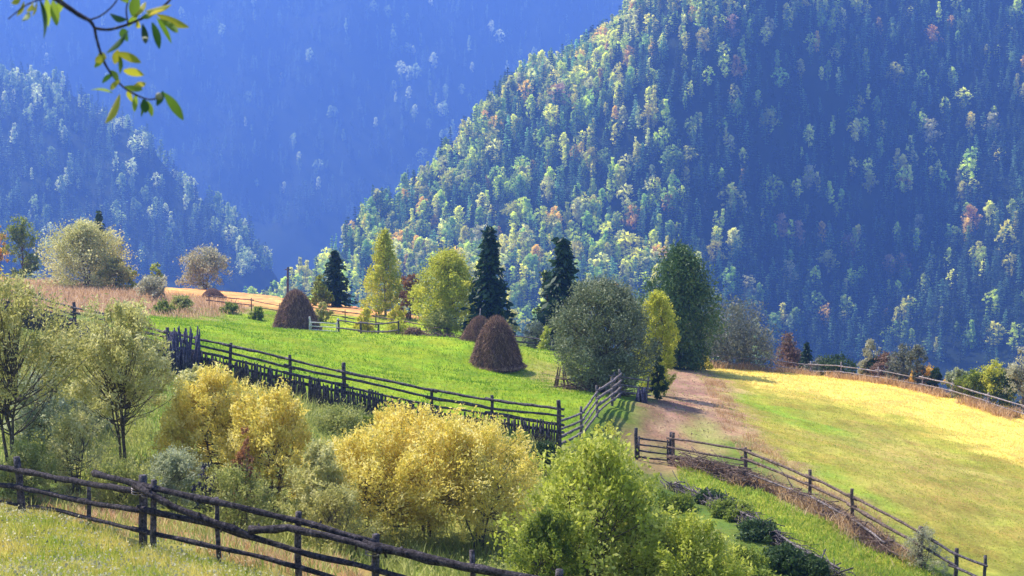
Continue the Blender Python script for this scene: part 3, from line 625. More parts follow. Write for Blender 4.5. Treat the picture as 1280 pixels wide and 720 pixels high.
def line3(pts):
    """polyline of ground points, resampled"""
    out = []
    for a, b in zip(pts[:-1], pts[1:]):
        k = max(2, int(math.hypot(b[0]-a[0], b[1]-a[1])/.5))
        for t in np.linspace(0, 1, k, endpoint=False): out.append(a*(1-t)+b*t)
    out.append(pts[-1]); out = np.array(out); out[:, 2] = ground(out[:, 0], out[:, 1]); return out
def railfence(name, label, anchors, spacing, h, rails, rr, pr, mat='wood', palings=None, group=None, jitter=.03, messy=0.):
    pts = line3([base(*a) for a in anchors])
    s = np.r_[0, np.cumsum(np.linalg.norm(np.diff(pts[:, :2], axis=0), axis=1))]
    n = max(1, round(s[-1]/spacing)); ss = np.linspace(0, s[-1], n+1); ss[1:-1] += R.normal(0, spacing*.08, n-1)
    at_ = lambda q: np.array([np.interp(q, s, pts[:, k]) for k in range(3)])
    o = empty(name, at_(ss[0]), label, 'fence', group)
    pp = [at_(q) for q in ss]
    dirv = pts[-1]-pts[0]; nrm = np.array([dirv[1], -dirv[0], 0]); nrm /= np.linalg.norm(nrm)
    if nrm[1] > 0: nrm = -nrm
    for b in pp:
        mb = MB(); post(mb, local(o, [b])[0], h*R.uniform(1.02, 1.2), pr*R.uniform(.8, 1.2), (R.normal(0, .05), R.normal(0, .04)), 7); mb.build('post', M[mat], o)
    for a, b in zip(pp[:-1], pp[1:]):
        e = (b-a); e /= np.linalg.norm(e)
        for hr in rails:
            ja, jb = R.normal(0, jitter, 2); mb = MB()
            off = nrm*(pr*.9)
            rail(mb, local(o, [a-e*.25+off+[0, 0, h*hr+ja], b+e*.25+off+[0, 0, h*hr+jb+messy*R.normal()]]), rr*R.uniform(.8, 1.2), 6); mb.build('rail', M[mat], o)
        if palings:
            mb = MB(); L = np.linalg.norm(b-a); k = int(L/palings[1])
            for t in (np.arange(k)+.5)/k:
                c0 = a*(1-t)+b*t+nrm*(pr*1.2+.09); c0[2] = gz(c0[0], c0[1]); hh = palings[0]*R.uniform(.85, 1.12)
                lx = R.normal(0, .05)
                q = local(o, [c0+[0, 0, -.1], c0+[lx*.5, 0, hh*.6], c0+[lx, 0, hh]])
                mb.tube(q, np.array([.05, .047, .03])*R.uniform(.8, 1.25), 5, t=R.uniform())
            # the horizontal ledger that carries the palings
            q = nrm*(pr*1.2+.03); rail(mb, local(o, [a+q+[0, 0, palings[0]*.78], b+q+[0, 0, palings[0]*.78]]), .03, 5)
            mb.build('paling_panel', M[mat], o)
    return o
railfence('paling_fence', 'long dark rail fence with palings along the lower edge of the green meadow',
  [(-60, 76), (85, 68), (160, 64), (230, 60), (300, 58.8), (380, 57.5), (475, 56), (570, 55), (640, 53.5), (700, 52)], 3.1, 1.6, [.46, .64, .81, .98], .062, .085, palings=(1.0, .088))
railfence('rail_fence', 'weathered grey rail fence running back from the paling fence corner', [(700, 52.3), (735, 56), (770, 61), (775, 63)], 2.6, 1.15, [.2, .45, .7, .95], .055, .07, 'wood_mid')
railfence('rail_fence', 'short grey rail fence under the big grey-green willow', [(768, 63.5), (808, 63.5)], 1.4, 1.0, [.3, .6, .95], .045, .06, 'wood_mid')
railfence('rail_fence', 'brown rail fence hung with dry grass beside the green strip', [(843, 53.2), (905, 51.6), (960, 49.6), (1016, 47.5), (1068, 45), (1112, 42.3), (1158, 41.2)], 3.2, 1.05, [.3, .62, .97], .05, .07, 'wood_brown', messy=.06)
railfence('rail_fence', 'short rail fence leaving the picture at the bottom right', [(1160, 41.6), (1200, 39.8), (1240, 38)], 1.9, .95, [.5, .95], .05, .06, 'wood')
railfence('rail_fence', 'long low rail fence along the far edge of the straw-yellow field', [(868, 97.5), (940, 100), (1000, 101), (1065, 97), (1130, 92.5), (1200, 88), (1280, 82.5), (1340, 79)], 3.4, .95, [.45, .9], .045, .06, 'wood_grey')
railfence('rail_fence', 'thin rail fence between orange field and meadow left of the haystack', [(262, 116), (300, 116), (350, 113)], 3.2, .95, [.45, .9], .045, .05, 'wood_brown')
railfence('rail_fence', 'back rail fence under the trees right of the dark haystack', [(392, 113), (440, 112), (500, 109), (560, 104)], 3.2, .95, [.45, .9], .045, .05, 'wood_brown')
railfence('rail_fence', 'dark two-rail fence slanting across the back of the green meadow', [(424, 103.5), (460, 99), (497, 93)], 4.2, 1.05, [.45, .95], .07, .07, 'wood')
railfence('rail_fence', 'dark rail fence behind the nearest haystack', [(640, 101), (688, 99)], 2.4, 1.0, [.35, .65, .95], .06, .07, 'wood')

def gate(label, px0, px1, d, h, nr, mat, r):
    a, b = base(px0, d), base(px1, d); zz = min(a[2], b[2])+.06
    o = empty('gate', a, label, 'gate')
    for q in (a, b):
        mb = MB(); post(mb, local(o, [q])[0], h+.28, r*1.5, (R.normal(0, .03), 0)); mb.build('post', M[mat], o)
    for k in range(nr):
        z = h*(k+.6)/nr
        mb = MB(); rail(mb, local(o, [a+[0, -.1, z], b+[0, -.1, z]]), r*.8, 6); mb.build('bar', M[mat], o)
    for t in (.06, .94):
        mb = MB(); c0 = a*(1-t)+b*t; mb.tube(local(o, [c0+[0, -.16, .1], c0+[0, -.16, h]]), r*.7, 6); mb.build('upright', M[mat], o)
    return o
gate('small dark rail gate across the foot of the dirt track', 797, 838, 53.5, .95, 4, 'wood', .05)
gate('bleached white gate between the dark haystack and the dark rail fence', 387, 423, 104.5, .85, 3, 'wood_white', .055)

# brushwood heaps / dead hedges
def brush(name, label, anchors, w, h, n, mat, rr=.02, cat='brushwood', leafn=0, leafpal=None):
    pts = line3([base(*a) for a in anchors]); o = empty(name, pts[len(pts)//2], label, cat)
    mb = MB(); s = len(pts)
    e = pts[-1]-pts[0]; e /= np.linalg.norm(e)
    for k in range(n):
        c0 = pts[R.integers(s)]+R.normal(0, w*.35, 3)*[1, 1, 0]; c0[2] = gz(c0[0], c0[1])+abs(R.normal(0, .4))*h
        d = e*R.normal(1, .3)*R.choice([-1, 1])+R.normal(0, .22, 3); d[2] = R.normal(.05, .25); L = R.uniform(.5, 1.9)
        p0 = c0-d*L/2; p1 = c0+d*L/2; p0[2] = max(p0[2], gz(p0[0], p0[1])+.02); p1[2] = max(p1[2], gz(p1[0], p1[1])+.02)
        mid = (p0+p1)/2+R.normal(0, .09, 3)
        mb.tube(local(o, [p0, (p0+mid)/2+R.normal(0, .03, 3), mid, p1]), np.array([1, .9, .75, .35])*rr*R.uniform(.5, 1.5), 5)
    mb.build('sticks', M[mat], o)
    if 'hedge' in name and w < .65:
        for a_, b_ in zip(anchors[:-1], anchors[1:]):
            p0, p1 = base(*a_), base(*b_); q_ = MB(); rail(q_, local(o, [p0+[0, -.1, h*.95], p1+[0, -.1, h*.9]]), .04, 6); q_.build('rail', M['wood_mid'], o)
    if leafn:
        q = MB(); idx = R.integers(0, s, leafn); c0 = pts[idx]+R.normal(0, w*.35, (leafn, 3))*[1, 1, 0]; c0[:, 2] = ground(c0[:, 0], c0[:, 1])
        q.blades(c0-np.array(o.location), R.uniform(.3, .8, leafn)*h, np.full(leafn, .03), .5); q.build('dry_grass', LM[leafpal], o)
    return o
brush('brushwood_heap', 'tangled heap of bare branches right of the small rail gate', [(862, 52.0), (880, 51.3), (905, 50.8), (930, 49.6)], .55, .6, 250, 'wood_brown', .02, leafn=1500, leafpal='brown')
brush('brushwood_hedge', 'low hedge of dead branches along the brown rail fence', [(935, 50), (1016, 46.8), (1068, 44.4), (1112, 41.9)], .5, .36, 260, 'wood_brown', .016, leafn=4500, leafpal='brown')
brush('brushwood_hedge', 'lower dark hedge of branches below the green strip', [(845, 47.8), (880, 46), (950, 41.4), (1000, 39), (1055, 36.6)], .35, .32, 480, 'wood', .018, leafn=2600, leafpal='weed')
brush('brushwood_heap', 'brown twig heap at the foot of the big grey-green willow', [(720, 65.5), (770, 65)], .6, .4, 120, 'wood_brown', .025)
brush('brushwood_hedge', 'brown brush line at the back of the green meadow under the yellow tree', [(525, 103), (590, 101)], .8, .7, 200, 'wood_brown', .03, leafn=1200, leafpal='brown')
# poles
def polestack(name, label, px, d, top, wpx, n, mat, cat, r=.03, splay=1.):
    b = base(px, d); h = P(px, top, d)[2]-b[2]; w = wpx/FPX*d; o = empty(name, b, label, cat)
    for k in range(n):
        a = 6.28*k/n+R.normal(0, .15); mb = MB(); rb = w/2*R.uniform(.6, 1); p0 = np.array([np.cos(a)*rb, np.sin(a)*rb, 0]); p0[2] = gz(b[0]+p0[0], b[1]+p0[1])-b[2]-.05
        a2 = a+R.normal(0, .4); p1 = np.array([np.cos(a2)*w*.28*splay, np.sin(a2)*w*.28*splay, h*R.uniform(.8, 1.05)])
        mb.tube([p0, (p0+p1)/2+R.normal(0, .03, 3), p1], np.array([1, .9, .6])*r*R.uniform(.8, 1.3), 6); mb.build('pole', M[mat], o)
    return o
M['wood_violet'] = woodmat('dark_blueish_wood', (.035, .032, .06), (.12, .11, .17))
polestack('pole_stack', 'dark bluish upright bundle of poles at the paling fence', 229, 58.8, 412, 38, 60, 'wood_violet', 'pole stack', .038, 1.9)
polestack('pole_stack', 'dark stack of stakes at the left end of the paling fence', 106, 64.5, 404, 20, 24, 'wood_violet', 'pole stack', .045)
polestack('leaning_poles', 'rusty brown poles leaning together left of the big grey-green willow', 702, 66.5, 458, 28, 6, 'wood_brown', 'leaning poles', .05, .5)
polestack('pole_stack', 'bluish bundle of stakes by the short grey fence near the track', 803, 62.5, 484, 16, 20, 'wood_violet', 'pole stack', .04)
b = base(360, 140); o = empty('pole', b, 'thin dark wooden pole standing alone on the skyline', 'pole')
mb = MB(); hh = P(360, 334, 140)[2]-b[2]; mb.tube([(0, 0, -.3), (.02, 0, hh*.5), (.05, 0, hh)], [.12, .11, .09], 8); mb.build('shaft', M['wood'], o)
mb = MB(); mb.tube([(-.25, 0, hh*.93), (.35, 0, hh*.93)], .05, 6); mb.build('crossbar', M['wood'], o)

# ------------------------------------------------------------------ grasses (uncountable)
def scatter(n, polys, ylo=14, yhi=160, xr=(-48, 46)):
    out = []
    for p in polys:
        p = np.asarray(p)[:, :2]; lo, hi = p.min(0), p.max(0); k = 0; acc = []
        while k < n:
            q = R.uniform(lo, hi, (n*2, 2)); q = q[inpoly(q[:, 0], q[:, 1], p)]; acc.append(q); k += len(q)
        out.append(np.vstack(acc)[:n])
    q = np.vstack(out); return np.c_[q, ground(q[:, 0], q[:, 1])-.01]
def stuff(name, label, cat, mbs, mat):
    o = mbs.build(name, mat); tag(o, label, cat, kind='stuff'); return o
m = MB()
front = [(-14, 34.5), (-14, 20), (-1.5, 20), (-1.5, 27)]+W((368,735),(268,702),(172,684),(105,661),(20,641))[0:]
q = scatter(60000, [front]); hh = R.uniform(.06, .24, len(q))*(1+.5*N1(q[:, 0], q[:, 1], 2)); m.blades(q, np.abs(hh)+.04, R.uniform(.008, .02, len(q)), .3, t=np.clip(.6+.35*N2(q[:, 0], q[:, 1], 2.5)+R.normal(0, .25, len(q)), 0, 1))
stuff('foreground_grass', 'yellow-green flowering grass in the bottom left corner', 'grass', m, LM['grass_mix'])
m = MB(); q = scatter(9000, [front]); q[:, 2] += R.uniform(.12, .3, len(q))
m.leaves(q, .045, .04); stuff('seed_heads', 'pale seed heads and small flowers in the foreground grass', 'flowers', m, LM['beige'])
m = MB(); q = scatter(60000, [POLY['meadow']]); m.blades(q, R.uniform(.05, .16, len(q)), R.uniform(.02, .05, len(q)), .6, t=np.clip(.45+.42*N2(q[:, 0], q[:, 1]*.4, 4)+R.normal(0, .2, len(q)), 0, 1))
stuff('meadow_grass', 'short bright green grass of the fenced meadow', 'grass', m, LM['grass'])
m = MB()
q = scatter(70000, [POLY['right_field']]); q = q[~inpoly(q[:, 0]+R.normal(0, .8, len(q)), q[:, 1]+R.normal(0, 2, len(q)), POLY['straw'])]; m.blades(q, R.uniform(.03, .08, len(q)), R.uniform(.02, .04, len(q)), .8, t=np.clip(R.normal(.55, .2, len(q)), 0, 1))
q = scatter(9000, [POLY['strip']]); m.blades(q, R.uniform(.05, .18, len(q)), R.uniform(.02, .04, len(q)), .5, t=np.clip(R.normal(.3, .25, len(q)), 0, 1))
stuff('field_grass', 'short yellowish grass of the right-hand field and strip', 'grass', m, LM['grass_mix'])
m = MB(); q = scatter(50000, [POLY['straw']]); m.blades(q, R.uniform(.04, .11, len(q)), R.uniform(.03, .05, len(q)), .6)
stuff('field_stubble', 'pale golden stubble on the upper part of the right field', 'stubble', m, LM['stubble'])
m = MB(); q = scatter(14000, [POLY['drybank'], POLY['soil']]); q = q[N3(q[:, 0], q[:, 1], 2.2)+.6*N1(q[:, 0], q[:, 1], 6) > .1]; m.blades(q, R.uniform(.06, .26, len(q)), R.uniform(.01, .025, len(q)), .45)
q = scatter(20000, [POLY['rough']]); q = q[q[:, 1] < 150]; m.blades(q, R.uniform(.2, .6, len(q)), R.uniform(.03, .07, len(q)), .3)
def along(anchors, n, w):
    pts = line3([base(*a) for a in anchors]); k = R.integers(0, len(pts), n); q = pts[k]+R.normal(0, w, (n, 3))*[1, 1, 0]; q[:, 2] = ground(q[:, 0], q[:, 1]); return q
q = along([(868, 97), (940, 99.5), (1000, 100.5), (1065, 96.5), (1130, 92), (1200, 87.5), (1280, 82), (1340, 78.5)], 12000, .45); q = q[N1(q[:, 0], q[:, 1], 5) > -.35]; m.blades(q, R.uniform(.12, .55, len(q))*(1+.3*N1(q[:, 0], q[:, 1], 3)), R.uniform(.03, .06, len(q)), .4)
q = along([(905, 51), (960, 49), (1016, 47), (1068, 44.5), (1120, 41.6)], 9000, .35); q = q[N1(q[:, 0], q[:, 1], 2.5) > -.2]; m.blades(q, R.uniform(.1, .45, len(q)), R.uniform(.015, .03, len(q)), .5)
stuff('dry_grass', 'dry tan and orange grass along banks and field edges', 'grass', m, LM['straw'])
m = MB(); q = scatter(4000, [POLY['track']]); k = N3(q[:, 0], q[:, 1], 1.5) > -.2; q = q[k]; m.leaves(q+[0, 0, .01], .06, .05, t=R.uniform(.2, 1, len(q)))
stuff('track_stones', 'small stones and clods lying on the dirt track', 'stones', m, LM['brown'])
m = MB(); q = scatter(2600, [POLY['track']]); q = q[N2(q[:, 0], q[:, 1], 2.2) > .25]; m.blades(q, R.uniform(.04, .12, len(q)), R.uniform(.02, .035, len(q)), .6, t=R.uniform(.2, .9, len(q)))
stuff('track_grass', 'sparse grass tufts between the ruts of the dirt track', 'grass', m, LM['weed'])
m = MB(); q = scatter(26000, [POLY['valley_left']]); hh = R.uniform(.1, .5, len(q))*(1+.5*N1(q[:, 0], q[:, 1], 4)); m.blades(q, np.abs(hh)+.05, R.uniform(.02, .05, len(q)), .4, t=np.clip(.4+.3*N2(q[:, 0], q[:, 1], 3)+R.normal(0, .2, len(q)), 0, 1))
c0 = scatter(900, [POLY['valley_left']]); k = np.repeat(np.arange(len(c0)), 45); cc0 = c0[k]+np.abs(R.normal(0, 1, (len(k), 3)))*[0, 0, .22]+R.normal(0, .22, (len(k), 3))*[1, 1, .1]
m.leaves(cc0, .08, .04, bias=(0, 0, .6), t=np.clip(R.uniform(0, 1, len(c0))[k]*.6+R.uniform(0, .4, len(k)), 0, 1))
q = scatter(3000, [POLY['soil']]); q = q[N2(q[:, 0], q[:, 1], 2.) > -.25]; m.blades(q, R.uniform(.12, .45, len(q)), R.uniform(.015, .035, len(q)), .4)
stuff('undergrowth', 'olive weeds and rough grass covering the hollow between the fences', 'ground cover', m, LM['weed'])

# ------------------------------------------------------------------ forests
PROTO = bpy.data.collections.new('forest_prototypes')
fm = leafmat('forest_foliage', None, trans=.45, instancer=True, rough=.8)
protos = []
def proto(name, mb):
    o = mb.build(name, fm); COL.objects.unlink(o); PROTO.objects.link(o); protos.append(o)
for k in range(3):
    mb = MB(); spruce_geo(mb, 1, [.34, .28, .40][k], 11, 7, 4, lq=1.6); mb.tube([(0, 0, -.1), (0, 0, .9)], [.015, .004], 4); proto('a_forest_spruce_'+'abc'[k], mb)
for k in range(3):
    mb = MB(); broad_geo(mb, mb, 1, [.42, .36, .56][k], ['oval', 'cone', 'round'][k], .05, 44, 12, .085, .05, spread=.12, nbr=5, lobes=0); proto('b_forest_broadleaf_'+'abc'[k], mb)
def make_gn():
    ng = bpy.data.node_groups.new('plant_forest', 'GeometryNodeTree')
    ng.interface.new_socket('Geometry', in_out='INPUT', socket_type='NodeSocketGeometry'); ng.interface.new_socket('Geometry', in_out='OUTPUT', socket_type='NodeSocketGeometry')
    N = ng.nodes; Lk = ng.links
    a = N.new('NodeGroupInput'); b = N.new('NodeGroupOutput'); ip = N.new('GeometryNodeInstanceOnPoints'); ci = N.new('GeometryNodeCollectionInfo')
    ci.inputs['Collection'].default_value = PROTO; ci.inputs['Separate Children'].default_value = True; ci.inputs['Reset Children'].default_value = True
    def na(nm, ty):
        n = N.new('GeometryNodeInputNamedAttribute'); n.data_type = ty; n.inputs['Name'].default_value = nm; return n.outputs['Attribute']
    Lk.new(a.outputs[0], ip.inputs['Points']); Lk.new(ci.outputs[0], ip.inputs['Instance']); ip.inputs['Pick Instance'].default_value = True
    Lk.new(na('pick', 'INT'), ip.inputs['Instance Index']); Lk.new(na('rot', 'FLOAT_VECTOR'), ip.inputs['Rotation']); Lk.new(na('scl', 'FLOAT_VECTOR'), ip.inputs['Scale'])
    Lk.new(ip.outputs[0], b.inputs[0]); return ng
GN = make_gn()
def forest(name, label, H, n, xr, yr, hgt, colour, zmin=-90, margin=260, keep=None):
    q = R.uniform((xr[0], yr[0]), (xr[1], yr[1]), (n, 2)); z = H(q[:, 0], q[:, 1])
    px = 640+q[:, 0]/q[:, 1]*FPX; py = 360-((z-CAMZ)/q[:, 1]*1.0+math.tan(PITCH))*FPX
    k = (px > -margin) & (px < 1280+margin) & (py > -margin*.7) & (py < 560) & (z > zmin)
    if keep is not None: k &= keep(q[:, 0], q[:, 1])
    q, z, px, py = q[k], z[k], px[k], py[k]; n = len(q)
    kind, colr, hs_ = colour(q[:, 0], q[:, 1], z, n, px, py)
    s = hgt*R.uniform(.6, 1.25, n)*hs_
    me = bpy.data.meshes.new(name); me.vertices.add(n); me.vertices.foreach_set('co', np.c_[q, z-.5].astype(np.float32).ravel())
    def A(nm, ty, arr, fld):
        t = me.attributes.new(nm, ty, 'POINT'); t.data.foreach_set(fld, arr.ravel())
    A('pick', 'INT', (kind*3+R.integers(0, 3, n)).astype(np.int32), 'value')
    A('rot', 'FLOAT_VECTOR', np.c_[R.normal(0, .03, n), R.normal(0, .03, n), R.uniform(0, 6.28, n)].astype(np.float32), 'vector')
    A('scl', 'FLOAT_VECTOR', np.c_[s*R.uniform(.8, 1.25, n), s*R.uniform(.8, 1.25, n), s].astype(np.float32), 'vector')
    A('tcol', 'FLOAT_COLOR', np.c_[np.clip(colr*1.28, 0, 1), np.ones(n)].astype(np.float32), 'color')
    o = bpy.data.objects.new(name, me); COL.objects.link(o); md = o.modifiers.new('plant', 'NODES'); md.node_group = GN
    tag(o, label, 'forest', kind='stuff'); print(name, n); return o
SPR = np.array([.065, .098, .045])
def col_right(x, y, z, n, px, py):
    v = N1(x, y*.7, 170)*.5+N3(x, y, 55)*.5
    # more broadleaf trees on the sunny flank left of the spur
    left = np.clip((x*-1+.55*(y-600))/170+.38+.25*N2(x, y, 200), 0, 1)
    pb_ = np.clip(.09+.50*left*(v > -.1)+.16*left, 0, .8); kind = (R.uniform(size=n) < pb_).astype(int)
    c = SPR*(.3+2.5*R.uniform(0, 1, (n, 1))**2.2)*[1, 1.1, 1]*np.clip(1+.8*left, 1, 2)[:, None]  # spruces lighter on the left flank: sunlight painted into their tint
    r = R.uniform(size=n); pal = np.array([[.70, .78, .10], [.92, .86, .14], [.95, .66, .08], [.42, .56, .10], [.78, .76, .26]])
    pk = np.select([r < .3, r < .55, r < .6, r < .85], [0, 1, 2, 3], 4)
    c = np.where(kind[:, None] == 1, pal[pk]*R.uniform(.55, 1.1, (n, 1)), c)
    return kind, c, np.where(kind == 1, .95, 1.1)
def col_left(x, y, z, n, px, py):
    ridge = np.clip((py > 90)*1-np.abs(py-(110+np.maximum(px-120, 0)*1.05))/60, 0, 1)*(x < -120)*(y < 1750); farspur = np.clip(1-np.abs(px-(470+py*.42))/55, 0, 1)*(y > 1750)*(py < 330); kind = (R.uniform(size=n) < np.where(y > 1750, .05, .12)+.06*N1(x, y, 120)+.45*ridge+.35*farspur).astype(int); c = SPR*(.2+2.6*R.uniform(0, 1, (n, 1))**1.8); r = R.uniform(size=n)
    pal = np.array([[.46, .54, .16], [.7, .72, .34], [.28, .36, .10]])[R.integers(0, 3, n)]
    return kind, np.where(kind[:, None] == 1, pal, c), np.where(kind == 1, .9, 1.05)
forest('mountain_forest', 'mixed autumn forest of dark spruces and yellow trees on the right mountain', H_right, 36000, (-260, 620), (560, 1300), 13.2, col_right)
forest('spur_forest', 'hazy blue forest on the lower left spur', H_left, 7000, (-900, -130), (1000, 1750), 19, col_left)
forest('far_forest', 'deep blue hazy forest covering the distant mountain', H_far, 13000, (-1500, 700), (1800, 3100), 24, col_left)

# individual bright trees standing out of the forest on the right mountain
mt_spots = [(835,272,'orange'),(790,292,'orange'),(1110,350,'straw'),(1126,350,'straw'),(976,300,'straw'),(997,308,'straw'),(1165,60,'orange'),(920,105,'orange'),(1088,245,'yellow_green'),(1034,345,'yellow_green'),
 (895,335,'yellow'),(935,380,'willow_pale'),(700,140,'straw'),(812,165,'yellow'),(640,285,'yellow_green'),(690,300,'yellow_green'),(772,45,'yellow'),(1118,110,'yellow_green'),(1162,185,'willow_pale'),(915,50,'straw'),
 (530,210,'yellow'),(615,195,'yellow_green'),(560,250,'yellow_green'),(740,215,'yellow'),(860,215,'yellow_green'),(1012,240,'willow_pale'),(1213,290,'orange'),(985,360,'willow_pale'),(585,140,'yellow'),(650,120,'willow_pale'),
 (880,70,'yellow'),(960,170,'yellow_green'),(1060,330,'brown'),(1240,170,'willow_pale'),(1150,300,'willow_grey'),(490,300,'lime'),(600,320,'willow_pale'),(720,340,'yellow'),(800,330,'yellow_green'),(1000,20,'yellow')]
lab_of = {'orange': 'bright orange tree glowing among spruces on the right mountain', 'straw': 'pale peach-gold tree among dark spruces on the right mountain', 'yellow': 'clear yellow tree among the forest of the right mountain',
 'yellow_green': 'yellow-green tree standing out of the right mountain forest', 'willow_pale': 'pale whitish-green tree standing out of the right mountain forest', 'brown': 'rusty brown tree standing out of the right mountain forest', 'willow_grey': 'grey-green tree standing out of the right mountain forest', 'lime': 'lime green tree low on the right mountain crest'}
first = {}
for px, py, pal in mt_spots:
    Ys = np.linspace(560, 1300, 600); u = (px-640)/FPX; v = (360-py)/FPX; dy = CP+v*SP; dz = -SP+v*CP; t = Ys/dy
    Hh = H_right(u*t, Ys); Zr = CAMZ+dz*t; k = int(np.argmax(Hh > Zr)); X, Y = u*t[k], Ys[k]; s = R.uniform(13, 17)
    if pal not in first:
        o = empty('forest_tree', (X, Y, Hh[k]-.5), lab_of[pal], 'tree', pal.replace('willow', 'pale').replace('_', ' ')+' trees standing out on the right mountain')
        tr, cr = MB(), MB(); broad_geo(tr, cr, 1, .62, 'oval', .08, 46, 13, .09, .055, spread=.12, nbr=8)
        tr.build('trunk', M['bark_pale'], o); cr.build('crown', LM[pal], o); first[pal] = o
    else:
        o = first[pal].copy(); COL.objects.link(o); o.location = (X, Y, Hh[k]-.5)
        for ch in list(first[pal].children):
            c2 = ch.copy(); COL.objects.link(c2); c2.parent = o
    o.scale = (s*R.uniform(.85, 1.2), s*R.uniform(.85, 1.2), s); o.rotation_euler[2] = R.uniform(0, 6.28)

# ------------------------------------------------------------------ overhanging willow twig, top left
tb = np.array([-2.7, 2.3, gz(-2.7, 2.3)])
wt = empty('willow_tree', tb, 'willow at the left whose leafy twig hangs into the top left corner', 'tree')
def Bq(px, py, d=3.0): return local(wt, [P(px, py, d)])[0]
mb = MB(); hh = 3.6; mb.tube([(0, 0, -.3), (.02, 0, 1), (-.03, .05, 2), (.05, 0, hh)], [.13, .11, .09, .05], 10, bump=.04); mb.build('trunk', M['bark'], wt)
mb = MB()
def smooth(pts, k=6):
    pts = np.array(pts); out = []
    for i in range(len(pts)-1):
        p0, p1, p2, p3 = pts[max(i-1, 0)], pts[i], pts[i+1], pts[min(i+2, len(pts)-1)]
        for t in np.linspace(0, 1, k, endpoint=False): out.append(.5*((2*p1)+(-p0+p2)*t+(2*p0-5*p1+4*p2-p3)*t*t+(-p0+3*p1-3*p2+p3)*t**3))
    out.append(pts[-1]); return np.array(out)
def branch(name, pts, r0, r1):
    p = smooth(pts); b = MB(); b.tube(p, np.linspace(r0, r1, len(p)), 7, bump=.04); return b.build(name, M['twig'], wt)
M['twig'] = woodmat('twig_bark', (.03, .025, .03), (.09, .07, .08), 60)
branch('branch', [np.array([0, 0, 2.6]), np.array([.8, .35, 2.75]), Bq(-90, -90), Bq(20, -40), Bq(68, -3), Bq(98, 18), Bq(112, 26), Bq(118, 35)], .0095, .0032)
branch('twig', [Bq(118, 35), Bq(135, 37), Bq(155, 32), Bq(168, 27), Bq(192, 16), Bq(215, -3), Bq(240, -40)], .0032, .0024)
branch('twig', [Bq(118, 35), Bq(121, 50), Bq(127, 70), Bq(136, 88), Bq(150, 105), Bq(165, 116), Bq(185, 124), Bq(200, 122)], .0032, .0016)
branch('twig', [Bq(110, 25), Bq(125, 20), Bq(140, 8), Bq(150, -6)], .002, .0015)
branch('twig', [Bq(68, -3), Bq(48, 0), Bq(30, 8), Bq(10, 24)], .002, .0012)
branch('twig', [Bq(160, 30), Bq(158, 10), Bq(165, -12)], .002, .0012)
TW = {'d': leafmat('willow_leaf_dark', [(.02, .07, .01), (.05, .13, .02), (.08, .18, .03)], .35), 'g': leafmat('willow_leaf_green', [(.12, .22, .02), (.2, .3, .03), (.3, .4, .05)], .5), 'y': leafmat('willow_leaf_yellow', [(.35, .35, .03), (.5, .45, .04), (.6, .5, .08)], .5)}
leafs = [(58,-2,60,34,6,'g'),(30,2,20,20,5,'y'),(172,18,160,34,6,'g'),(182,14,214,6,7,'y'),(196,22,214,54,5,'g'),(131,70,118,84,5,'g'),(150,100,138,112,5,'y'),(156,108,178,112,6,'g'),(170,118,168,140,5,'g'),(140,92,128,104,5,'d'),(50,0,54,48,9,'d'),(66,0,71,32,8,'g'),(40,4,32,14,6,'y'),(36,14,28,26,6,'g'),(26,-4,14,4,7,'y'),(76,-4,74,16,6,'g'),(46,2,40,20,6,'y'),
 (158,24,138,18,8,'d'),(165,20,172,-6,10,'g'),(166,22,182,2,9,'y'),(176,22,194,14,8,'g'),(160,4,146,-8,9,'g'),(186,22,206,12,7,'y'),(196,18,236,34,9,'y'),(200,24,222,40,6,'g'),(190,28,199,61,8,'d'),(178,30,182,54,6,'d'),(170,28,176,34,6,'y'),
 (133,66,160,38,10,'d'),(152,36,160,52,8,'d'),(132,70,119,77,7,'y'),(133,72,122,68,6,'y'),(143,80,148,62,7,'y'),(145,66,176,78,8,'y'),(150,92,148,68,8,'g'),(154,88,180,94,8,'y'),(138,88,148,100,6,'g'),
 (140,116,113,113,6,'g'),(150,118,131,154,11,'y'),(166,110,182,104,6,'y'),(180,124,182,141,8,'d'),(184,126,190,146,6,'g'),(178,124,176,146,5,'g'),(205,116,229,150,9,'g'),(204,114,196,132,6,'d'),(160,112,166,128,5,'y')]
for k, (x0, y0, x1, y1, w_, cl) in enumerate(leafs):
    dz0 = R.normal(0, .02); a = Bq(x0, y0, 3.0); b_ = Bq(x1, y1, 3.0+R.normal(0, .04)); ax = b_-a; L = np.linalg.norm(ax); ax = ax/L
    sd = np.cross(ax, [R.normal(0, .5), -1, R.normal(0, .5)]); sd /= np.linalg.norm(sd); nn = np.cross(ax, sd); n = 9
    s = np.linspace(0, 1, n); wd = w_/FPX*3.0/1.5*np.sin(np.pi*np.clip(s*.97+.02, 0, 1))**.8+.0004
    mid = a+ax*(s[:, None]*L)+nn*(.08*L*np.sin(s*3)[:, None]); V = np.stack([mid-sd*wd[:, None], mid-nn*(.25*wd[:, None]), mid+sd*wd[:, None]], 1).reshape(-1, 3)
    f = []
    for i in range(n-1): f += [[3*i, 3*i+1, 3*i+4, 3*i+3], [3*i+1, 3*i+2, 3*i+5, 3*i+4]]
    lb = MB(); lb.add(V, f, R.uniform(), True); lb.build('leaf', TW[cl], wt)
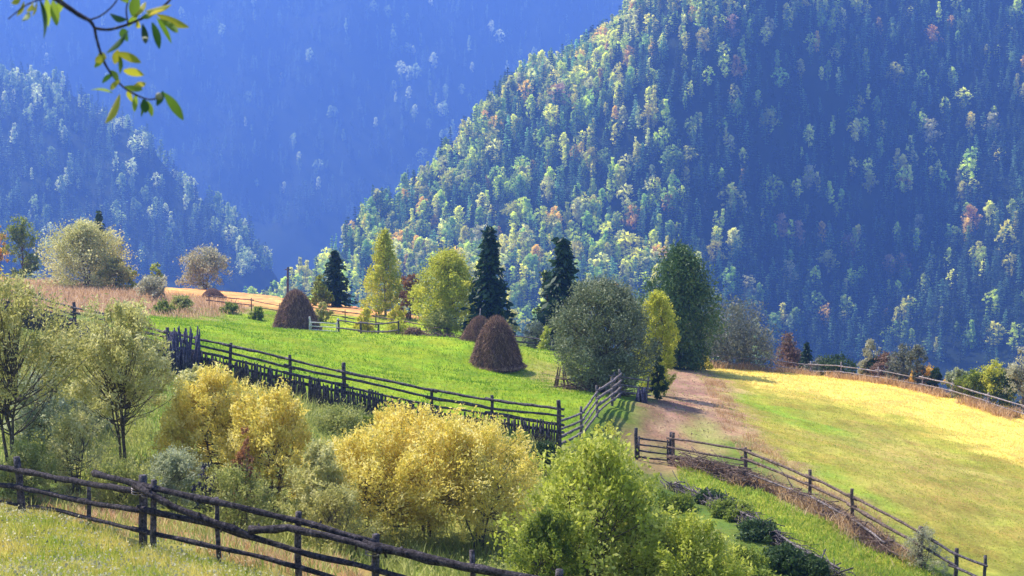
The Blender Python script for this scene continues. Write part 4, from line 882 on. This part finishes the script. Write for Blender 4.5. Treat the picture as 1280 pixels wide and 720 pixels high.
mb = MB(); th = np.linspace(0, np.pi, 8); mb.tube(smooth([Bq(197, 116), Bq(199, 121), Bq(199, 126)], 4), np.array([.002, .005, .0075, .008, .0085, .008, .007, .005, .002])[:9], 8); mb.build('bud', LM['beige'], wt)
# upper crown (outside the picture) that the twig belongs to
cr = MB(); c0 = R.normal(0, 1, (130, 3))*[.6, .7, .45]+[-.5, .2, 3.9]; k = np.repeat(np.arange(130), 28); cr.leaves(c0[k]+R.normal(0, .13, (len(k), 3)), .09, .018, bias=(0, 0, -.7)); cr.build('crown', LM['green'], wt)

# ------------------------------------------------------------------ haze, sky, sun
v = np.array([(x_, y_, z_) for x_ in (-3600, 3600) for y_ in (-200, 5600) for z_ in (-360, 620)], float)
mb = MB(); mb.add(v, [[0, 1, 3, 2], [4, 6, 7, 5], [0, 4, 5, 1], [2, 3, 7, 6], [0, 2, 6, 4], [1, 5, 7, 3]])
hz, nt, out = newmat('haze_air')
pv = nt.nodes.new('ShaderNodeVolumePrincipled'); pv.inputs['Color'].default_value = (.17, .35, 1.0, 1); pv.inputs['Density'].default_value = .00043; pv.inputs['Anisotropy'].default_value = .2
nt.links.new(pv.outputs[0], out.inputs['Volume'])
h = mb.build('haze', hz); tag(h, 'blue haze filling the air of the valley', 'haze', kind='stuff')
SUN_AZ = math.atan2(-.74, .67); SUN_EL = math.radians(52)      # azimuth measured from +Y towards +X
w = bpy.data.worlds.new('World'); S.world = w; w.use_nodes = True; nt = w.node_tree
sky = nt.nodes.new('ShaderNodeTexSky'); sky.sky_type = 'NISHITA'; sky.sun_disc = False; sky.sun_elevation = SUN_EL; sky.sun_rotation = SUN_AZ
bg = nt.nodes['Background']; nt.links.new(sky.outputs[0], bg.inputs[0]); bg.inputs[1].default_value = .15
sd_ = bpy.data.lights.new('sun', 'SUN'); so = bpy.data.objects.new('sun', sd_); COL.objects.link(so); sd_.energy = 5.0; sd_.angle = math.radians(.5); sd_.color = (1, .93, .8)
from mathutils import Vector
dv = Vector((math.sin(SUN_AZ)*math.cos(SUN_EL), math.cos(SUN_AZ)*math.cos(SUN_EL), math.sin(SUN_EL)))
so.rotation_euler = dv.to_track_quat('Z', 'Y').to_euler(); so.location = (0, 0, 60)
